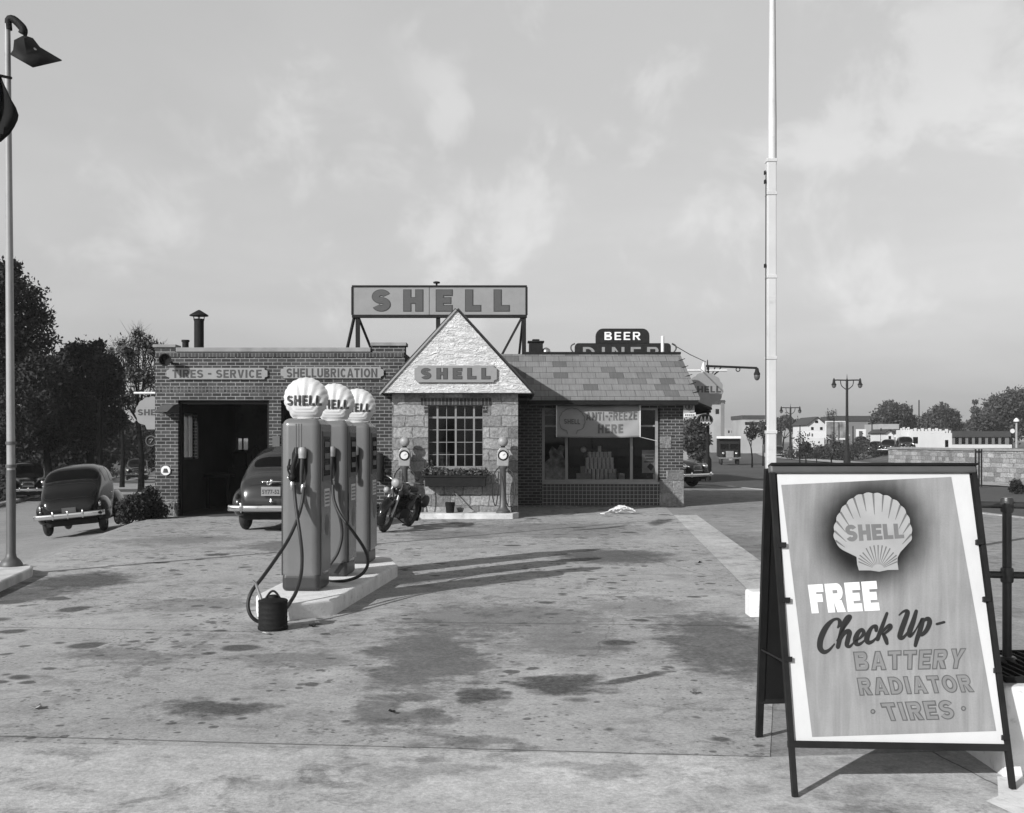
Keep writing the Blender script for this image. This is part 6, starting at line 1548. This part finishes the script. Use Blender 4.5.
house('brick_store', 'dark roofed grey building behind the twin-arm lamp', 192, 838, 868, 421, 10, M_mid, M_darkr, thick_roof=.9)
house('tall_building', 'tall grey corner building with cornice far down the avenue', 250, 712, 724, 404, 14, M_bldg, M_darkr, wins=((715.5, 719, 409, 414),), thick_roof=.9)
house('tall_building', 'narrow stair tower right of the tall grey corner building', 249, 721.5, 724.5, 402, 6, M_mid, M_darkr)
house('row_building', 'grey low row of buildings with four small windows far down the avenue', 290, 726, 742, 428, 12, M_bldg, None, wins=tuple((728 + 3.4 * i, 729.6 + 3.4 * i, 430.5, 433) for i in range(4)))
house('row_building', 'pale taller block with a dark roof at the far end of the avenue', 235, 743, 764, 419, 12, M_bldg, M_darkr, wins=((745, 762, 422, 425),), thick_roof=.8)
house('row_building', 'grey block beside the far pole at the end of the avenue', 245, 761, 782, 426, 12, M_bldg, M_darkr)

# ------------------------------------------------------------------ trees and plants
def tree(label, bx, by, blobs, n, size, m, seed, tr=.18, fork=.45, group='trees beyond the road', hollow=.35, name='leafy_tree', twigs=True):
    z0 = H(bx, by) - .1
    t = thing(name, label, 'tree', (bx, by, z0), 0, group)
    rnd = random.Random(seed); mb = MB()
    cen = [Vector(c) for c, r in blobs]; zt = max(c.z for c in cen); zl = min(c.z - r[2] for c, r in zip(cen, [b[1] for b in blobs]))
    fk = Vector((bx + rnd.uniform(-.2, .2), by, z0 + max(1.0, (zt - z0) * fork)))
    mb.tube([(bx, by, z0), (bx + rnd.uniform(-.1, .1), by, z0 + (fk.z - z0) * .5), fk], [tr * 1.35, tr, tr * .8], 10)
    for c in cen:
        mid = fk.lerp(c, .5) + Vector((rnd.uniform(-.3, .3), rnd.uniform(-.3, .3), rnd.uniform(0, .4)))
        mb.tube([fk, mid, c + Vector((0, 0, .2))], [tr * .5, tr * .3, tr * .08], 7, smooth=3)
        if twigs:
            for k in range(22 if 'bare' in name else 5):
                q = c + Vector((rnd.uniform(-1, 1), rnd.uniform(-1, 1), rnd.uniform(-.5, 1))) * (.45 * (zt - zl) / 6)
                st0 = mid.lerp(c, rnd.random()) + (Vector((rnd.uniform(-.7, .7), rnd.uniform(-.5, .5), rnd.uniform(-.6, .3))) if 'bare' in name else Vector((0, 0, 0))); mb.tube([st0, q], [tr * .12, tr * .03], 5)
                if 'bare' in name:
                    for h_ in range(3): mb.tube([st0.lerp(q, rnd.uniform(.3, .9)), q + Vector((rnd.uniform(-.6, .6), rnd.uniform(-.4, .4), rnd.uniform(-.2, .45)))], [tr * .07, tr * .02], 4)
    mb.build('trunk', M_trunk, t, smooth=60)
    if n: leaves('crown', blobs, n, size, m, t, seed, hollow)
    return t
def blobset(spec, d, jitter, seed, flat=.85):
    rnd = random.Random(seed); out = []
    for px, py, r in spec:
        dd = d + rnd.uniform(-jitter, jitter); w = r / F * dd
        out.append((P(px, py, dd), (w, w, w * flat)))
    return out
tree('tall dark leafy tree rising at the left edge of the picture', X(-12, 50), 50, blobset([(-30, 300, 38), (2, 282, 22), (22, 302, 22), (-8, 335, 34), (30, 340, 24), (8, 372, 34), (40, 318, 13), (-40, 380, 40), (40, 372, 20), (20, 405, 34), (-25, 425, 40), (46, 400, 18), (12, 268, 10)], 50, 1.4, 1), 42000, .13, M_leaf, 11, .26)
tree('dense dark rounded tree right of the tall tree', X(90, 54), 54, blobset([(62, 372, 20), (82, 360, 20), (104, 368, 17), (70, 398, 24), (96, 396, 24), (112, 385, 12), (58, 425, 22), (88, 428, 26), (112, 420, 14), (74, 350, 9), (98, 347, 8)], 54, 1.3, 2), 30000, .13, M_leaf, 12, .2)
tree('lower dark tree filling the gap under the tall tree', X(48, 60), 60, blobset([(20, 430, 26), (48, 425, 26), (50, 390, 20), (4, 440, 26), (70, 445, 22)], 60, 1.5, 3), 15000, .17, M_leaf, 13, .2)
tree('thin half bare tree standing beside the garage corner', X(141, 62), 62, blobset([(128, 352, 10), (146, 344, 12), (158, 350, 9), (135, 375, 14), (152, 378, 13), (126, 400, 13), (145, 405, 15), (160, 398, 10), (138, 333, 5)], 62, 1.2, 4), 1900, .17, M_leaf2, 14, .15, name='half_bare_tree', hollow=.1)
tree('bushy tree low behind the garage corner by the road', X(140, 95), 95, blobset([(118, 432, 18), (138, 438, 18), (158, 430, 18), (128, 452, 14), (150, 455, 15), (108, 450, 14)], 95, 2, 5), 7000, .3, M_leaf, 15, .2)
tree('wide dark tree along the far bank at the left', X(30, 80), 80, blobset([(-10, 455, 22), (20, 452, 22), (48, 455, 20), (80, 450, 20), (100, 458, 14), (66, 462, 14)], 80, 3, 6), 8000, .3, M_leaf, 16, .2)
tree('grey leafless branching tree between the dark trees and the garage', X(122, 70), 70, blobset([(112, 350, 9), (122, 342, 10), (132, 355, 9), (118, 372, 12), (104, 360, 7)], 70, 1.2, 7), 350, .12, M_leaf2, 17, .13, name='bare_tree', hollow=.1)
up_ = MB().lathe([(.14, H(X(100, 56), 56) - .1), (.11, Z(405, 56))], (X(100, 50), 50, 0), 10)
tag(up_.build('utility_pole', M_trunk, smooth=50), 'dark wooden pole standing among the left trees above the black sedan', 'pole')
# bank cover: nobody could count it
rngb = random.Random(5); bl = []
for i in range(420):
    y = rngb.uniform(26, 105); x = bank_x(y) - 1.2 - 16 * rngb.random() ** 1.5
    r = rngb.uniform(.35, .9); bl.append(((x, y, H(x, y) + r * .3), (r * 1.4, r * 1.4, r * rngb.uniform(.5, 1.1))))
tag(leaves('undergrowth', bl, 26000, .17, M_leaf, None, 21, .3), 'dense dark undergrowth covering the bank beyond the road', 'undergrowth', kind='stuff')
# shrub at the garage corner
def shrub(label, spec, d, n, size, seed, m=M_leaf):
    b = blobset(spec, d, .12, seed); c = b[0][0]
    t = thing('shrub', label, 'shrub', (c.x, c.y, H(c.x, c.y)), 0, 'low shrubs')
    st_ = MB(); z0 = min(H(q[0].x, q[0].y) for q in b)
    for q, r in b: st_.tube([(c.x, c.y, H(c.x, c.y) - .05), (q.x, q.y, q.z)], [.025, .008], 6)
    st_.build('stem', M_trunk, t); leaves('foliage', b, n, size, m, t, seed, .25); return t
shrub('rounded dark shrub on the slope right of the black sedan', [(128, 509, 11), (136, 503, 11), (124, 517, 8), (140, 513, 9)], 25.6, 2600, .055, 31)
shrub('dark shrub against the foot of the garage corner', [(153, 505, 9), (150, 493, 8), (160, 512, 9), (148, 515, 9)], 26.0, 2200, .055, 32)
shrub('small dark shrub at the right picture edge before the stone wall', [(1016, 484, 5.5), (1020, 489, 5), (1012, 489, 3.5)], 38, 1400, .05, 33)
# right hand trees
G2 = 'distant trees right of the avenue'
tree('round tree behind the white crenellated building, left of two', X(890, 210), 210, blobset([(880, 420, 10), (890, 411, 11), (902, 412, 9), (908, 422, 9), (893, 424, 12), (874, 428, 7)], 210, 2, 41), 9000, .38, M_leaf2, 41, .3, group=G2)
tree('round tree behind the white crenellated building, right of two', X(940, 220), 220, blobset([(930, 420, 9), (941, 412, 9), (950, 418, 9), (938, 425, 12), (955, 428, 8)], 220, 2, 42), 8000, .38, M_leaf2, 42, .3, group=G2)
tree('broad tree rising at the right edge of the picture', X(1010, 190), 190, blobset([(985, 420, 12), (998, 408, 14), (1016, 402, 15), (1030, 405, 18), (990, 430, 14), (1012, 424, 18), (975, 428, 10)], 190, 2.5, 43), 15000, .36, M_leaf2, 43, .35, group=G2)
tree('thin pointed tree before the broad right tree', X(975.5, 170), 170, blobset([(975.5, 402, 3), (975, 410, 4.5), (977, 420, 6), (974, 428, 6)], 170, .5, 44), 700, .3, M_leaf2, 44, .12, group=G2)
tree('low hedge-like trees between the two round trees', X(918, 230), 230, blobset([(912, 430, 7), (922, 428, 7), (866, 433, 6), (965, 430, 8)], 230, 1, 45), 2500, .45, M_leaf2, 45, .2, group=G2)
tree('hazy tree left of the far twin lamp', X(783, 240), 240, blobset([(778, 425, 8), (786, 421, 7), (796, 426, 8), (804, 428, 7)], 240, 2, 46), 2200, .5, M_leaf2, 46, .2, group=G2)
tree('bare thin tree behind the framed billboard', X(831, 170), 170, blobset([(828, 414, 5), (834, 412, 5), (831, 420, 6)], 170, 1, 47), 90, .2, M_leaf2, 47, .10, group=G2, name='bare_tree')
tree('dark clump of trees beside the avenue behind the shop corner', X(700, 110), 110, blobset([(694, 428, 11), (688, 440, 12), (702, 440, 9), (698, 452, 9)], 110, 1, 48), 2600, .33, M_leaf2, 48, .2, group=G2)
tree('small dark bush-like tree before the white house', X(806, 110), 110, blobset([(806, 446, 4.5), (809, 450, 3.5), (803, 449, 3.5)], 110, .3, 49), 900, .16, M_leaf, 49, .06, group=G2, name='street_tree')
for i, (px, py, lab) in enumerate(((752, 432, 'young street tree with thin trunk left of the white mast'), (763, 430, 'young street tree with thin trunk just beside the white mast'), (832, 442, 'slender sapling before the framed billboard'), (800, 440, 'slender sapling left of the small black box sign'))):
    dd = (85, 92, 90, 100)[i]; x = X(px, dd)
    tree(lab, x, dd, blobset([(px - 3, py, 5), (px + 3, py - 1, 5), (px, py - 6, 5), (px, py + 4, 5)], dd, .5, 60 + i), (420, 420, 120, 120)[i], .16, M_leaf2, 60 + i, .06, .5, 'young street trees on the avenue', .1, 'street_tree')
for i, (px, py, lab) in enumerate(((932, 149, 'thin bare pole above the white crenellated building'),)):
    pass
for px, pt_, dd, lab in ((959, 412, 168, 'thin utility pole left of the pointed tree'), (912, 405, 182, 'thin utility pole behind the white wing'), (919, 400, 196, 'very thin mast between the two round trees')):
    o = MB().lathe([(.14, H(X(px, dd), dd) - .1), (.10, Z(pt_, dd))], (X(px, dd), dd, 0), 8).build('utility_pole', M_trunk, smooth=50); tag(o, lab, 'pole')

rcl = random.Random(77)
for i in range(17):
    px = 797 + 6.3 * i + rcl.uniform(-2, 2); dd = rcl.uniform(128, 150); x = X(px, dd); zz = H(x, dd); w = rcl.uniform(.9, 1.8)
    t = thing('shrub', 'low dark shrub in the ragged row beyond the avenue', 'shrub', (x, dd, zz), 0, 'ragged row of shrubs beyond the avenue')
    leaves('foliage', [((x + rcl.uniform(-.8, .8), dd, zz + w * .5), (w, w, w * .75)) for k_ in range(2)], 420, .20, M_leaf, t, 700 + i, .2)
for px, pt_, dd, lab in ((800, 425, 150, 'thin pole before the left end of the white brush-marked sign'), (834, 418, 155, 'thin pole standing before the framed billboard'), (872, 420, 150, 'thin pole right of the square poster board'), (881, 428, 140, 'short pole left of the white gabled fronts'), (928, 418, 140, 'thin pole before the large window of the crenellated building'), (853, 426, 140, 'short thin pole just right of the twin-arm lamp')):
    o = MB().lathe([(.10, H(X(px, dd), dd) - .1), (.07, Z(pt_, dd))], (X(px, dd), dd, 0), 8).build('utility_pole', M_trunk, smooth=50); tag(o, lab, 'pole')
for px, dd, lab in ((889, 128, 'dark car parked before the white gabled fronts'), (876, 132, 'small dark car between the poster board and the gabled fronts'), (823, 140, 'small dark car below the white brush-marked sign')):
    fx = X(px, dd); clone(carA, lab, (fx, dd, H(fx, dd)), R(150 + px % 7 * 8))

# ------------------------------------------------------------------ dim things inside the garage
lf = thing('grease_machine', 'dim lubrication machine with hoses inside the garage bay', 'machine', (X(243, 30.4), 30.4, 0))
x = X(243, 30.4)
MB().box(x - .35, x + .35, 30.2, 30.7, .01, 1.1).build('cabinet', M_iron, lf, bevel=.03)
MB().lathe([(.2, 1.1), (.2, 1.5), (.1, 1.58)], (x - .1, 30.45, 0), 16).build('drum', M_iron, lf, smooth=40)
MB().tube([(x + .2, 30.4, 1.1), (x + .35, 30.3, 1.7), (x + .6, 30.2, 1.2), (x + .5, 30.2, .4)], .02, 8, smooth=4).build('hose', M_rubber, lf, smooth=60)
wbn = thing('work_bench', 'dark wooden work bench along the left wall inside the garage', 'bench', (-7.9, 30.8, 0))
MB().box(-8.3, -7.6, 29.6, 32.4, .85, .92).build('bench_top', M_under, wbn)
for a, b in ((-8.25, 29.7), (-7.7, 29.7), (-8.25, 32.3), (-7.7, 32.3)): MB().box(a, a + .08, b - .04, b + .04, .01, .849).build('leg', M_under, wbn)

# ------------------------------------------------------------------ the air itself: thin autumn haze
hm = bpy.data.materials.new('thin_haze'); hm.use_nodes = True; g = N(hm.node_tree); g.n.clear()
vo_ = g.new('ShaderNodeVolumePrincipled'); oo = g.new('ShaderNodeOutputMaterial')
vo_.inputs['Color'].default_value = (.9, .9, .9, 1); vo_.inputs['Density'].default_value = HAZE; vo_.inputs['Anisotropy'].default_value = 0.0
g.link(vo_.outputs[0], oo.inputs['Volume'])
tag(MB().box(-430, 830, -75, 1230, -6, 18).build('haze', hm), kind='stuff')

# ------------------------------------------------------------------ sky, sun, camera
SUN_EL, SUN_AZ = R(27), R(225)                       # sun stands behind the camera to the left
world = bpy.data.worlds.new('World'); sc.world = world; world.use_nodes = True
g = N(world.node_tree); bg = g.n['Background']
sky = g.new('ShaderNodeTexSky'); sky.sky_type = 'NISHITA'; sky.sun_disc = False
sky.sun_elevation = SUN_EL; sky.sun_rotation = SUN_AZ; sky.altitude = 20; sky.air_density = 1.0; sky.dust_density = 3.0; sky.ozone_density = 1.0
sep = g.new('ShaderNodeSeparateColor'); g.link(sky.outputs[0], sep.inputs[0])
film = g.math('ADD', g.math('ADD', g.math('MULTIPLY', sep.outputs[0], .12), g.math('MULTIPLY', sep.outputs[1], .38)), g.math('MULTIPLY', sep.outputs[2], .50))
dirv = g.new('ShaderNodeTexCoord').outputs['Generated']
s = g.xyz(dirv)
# thin veil and soft cumulus patches on a cloud layer overhead
iz = g.math('DIVIDE', 1.0, g.math('MAXIMUM', g.math('ADD', s[2], .12), .05))
pl_ = g.vec(g.math('MULTIPLY', s[0], iz), g.math('MULTIPLY', s[1], iz))
veil = g.ramp(g.noise(pl_, .9, 5, .55, .4), .35, .75, 0, 1)
def cl(px, py, rad):
    v = Vector(((px - CX) / F, 1, -(py - HY) / F)).normalized()
    return g.ramp(g.vmath('DISTANCE', dirv, tuple(v)), rad, rad * .1, 0, 1)
dens = None
for px, py, rad, k in ((505, 205, .07, .74), (470, 190, .06, .66), (430, 215, .075, .66), (385, 175, .07, .62), (470, 125, .06, .5), (595, 140, .055, .72), (640, 165, .055, .58), (560, 120, .05, .5), (910, 60, .17, .6), (970, 120, .12, .58), (800, 95, .10, .5), (470, 260, .10, .46), (320, 285, .09, .42), (700, 230, .12, .4), (250, 120, .14, .38), (120, 200, .12, .36), (880, 230, .14, .4), (560, 30, .2, .42)):
    w = g.math('MULTIPLY', cl(px, py, rad), k); dens = w if dens is None else g.math('MAXIMUM', dens, w)
puff = g.noise(dirv, 10, 10, .58, .35)
mask = g.ramp(g.math('ADD', g.math('MULTIPLY', dens, .75), g.math('MULTIPLY', g.math('SUBTRACT', puff, .5), 2.4)), .16, .62, 0, 1)
mask = g.math('MULTIPLY', mask, g.ramp(dens, 0, .25, 0, 1))
SKYK = 1.26
lum = g.mix(.62, g.math('MULTIPLY', film, SKYK), g.ramp(s[2], -.05, .45, 2.35, 3.25, False))   # a thin high veil evens the sky out
lum = g.math('MULTIPLY', lum, g.math('ADD', .96, g.math('MULTIPLY', veil, .09)))
lum = g.math('MULTIPLY', lum, g.math('ADD', 1.0, g.math('MULTIPLY', mask, .19)))
lum = g.math('MULTIPLY', lum, g.ramp(s[2], .38, .85, 1.0, .30))        # sky above the view dimmed toward the zenith, added to lower shadow fill
g.put(bg.inputs['Color'], g.grey(lum)); bg.inputs['Strength'].default_value = .15
sd = bpy.data.lights.new('sun', 'SUN'); sd.energy = 4.7; sd.angle = R(.5); sd.color = (1, 1, 1)
so_ = bpy.data.objects.new('sun', sd); COL.objects.link(so_)
ldir = Vector((math.cos(SUN_EL) * math.sin(R(45)), math.cos(SUN_EL) * math.cos(R(45)), -math.sin(SUN_EL)))
so_.rotation_euler = ldir.to_track_quat('-Z', 'Y').to_euler(); so_.location = (-20, -20, 30)
cam = bpy.data.cameras.new('camera'); co = bpy.data.objects.new('camera', cam); COL.objects.link(co)
co.location = (0, 0, E); co.rotation_euler = (R(90), 0, 0)
cam.sensor_fit = 'HORIZONTAL'; cam.sensor_width = 36; cam.lens = F / 1024 * 36
cam.shift_x = 0.0; cam.shift_y = (HY - 406.5) / 1024; cam.clip_start = .05; cam.clip_end = 5000
sc.camera = co
vs_ = sc.view_settings
vs_.view_transform = 'Standard'; vs_.look = 'None'; vs_.exposure = 0.22; vs_.gamma = 1.0; vs_.use_curve_mapping = False
sc.cycles.max_bounces = 8; sc.cycles.transparent_max_bounces = 12; sc.cycles.volume_bounces = 0
sc.cycles.use_denoising = True
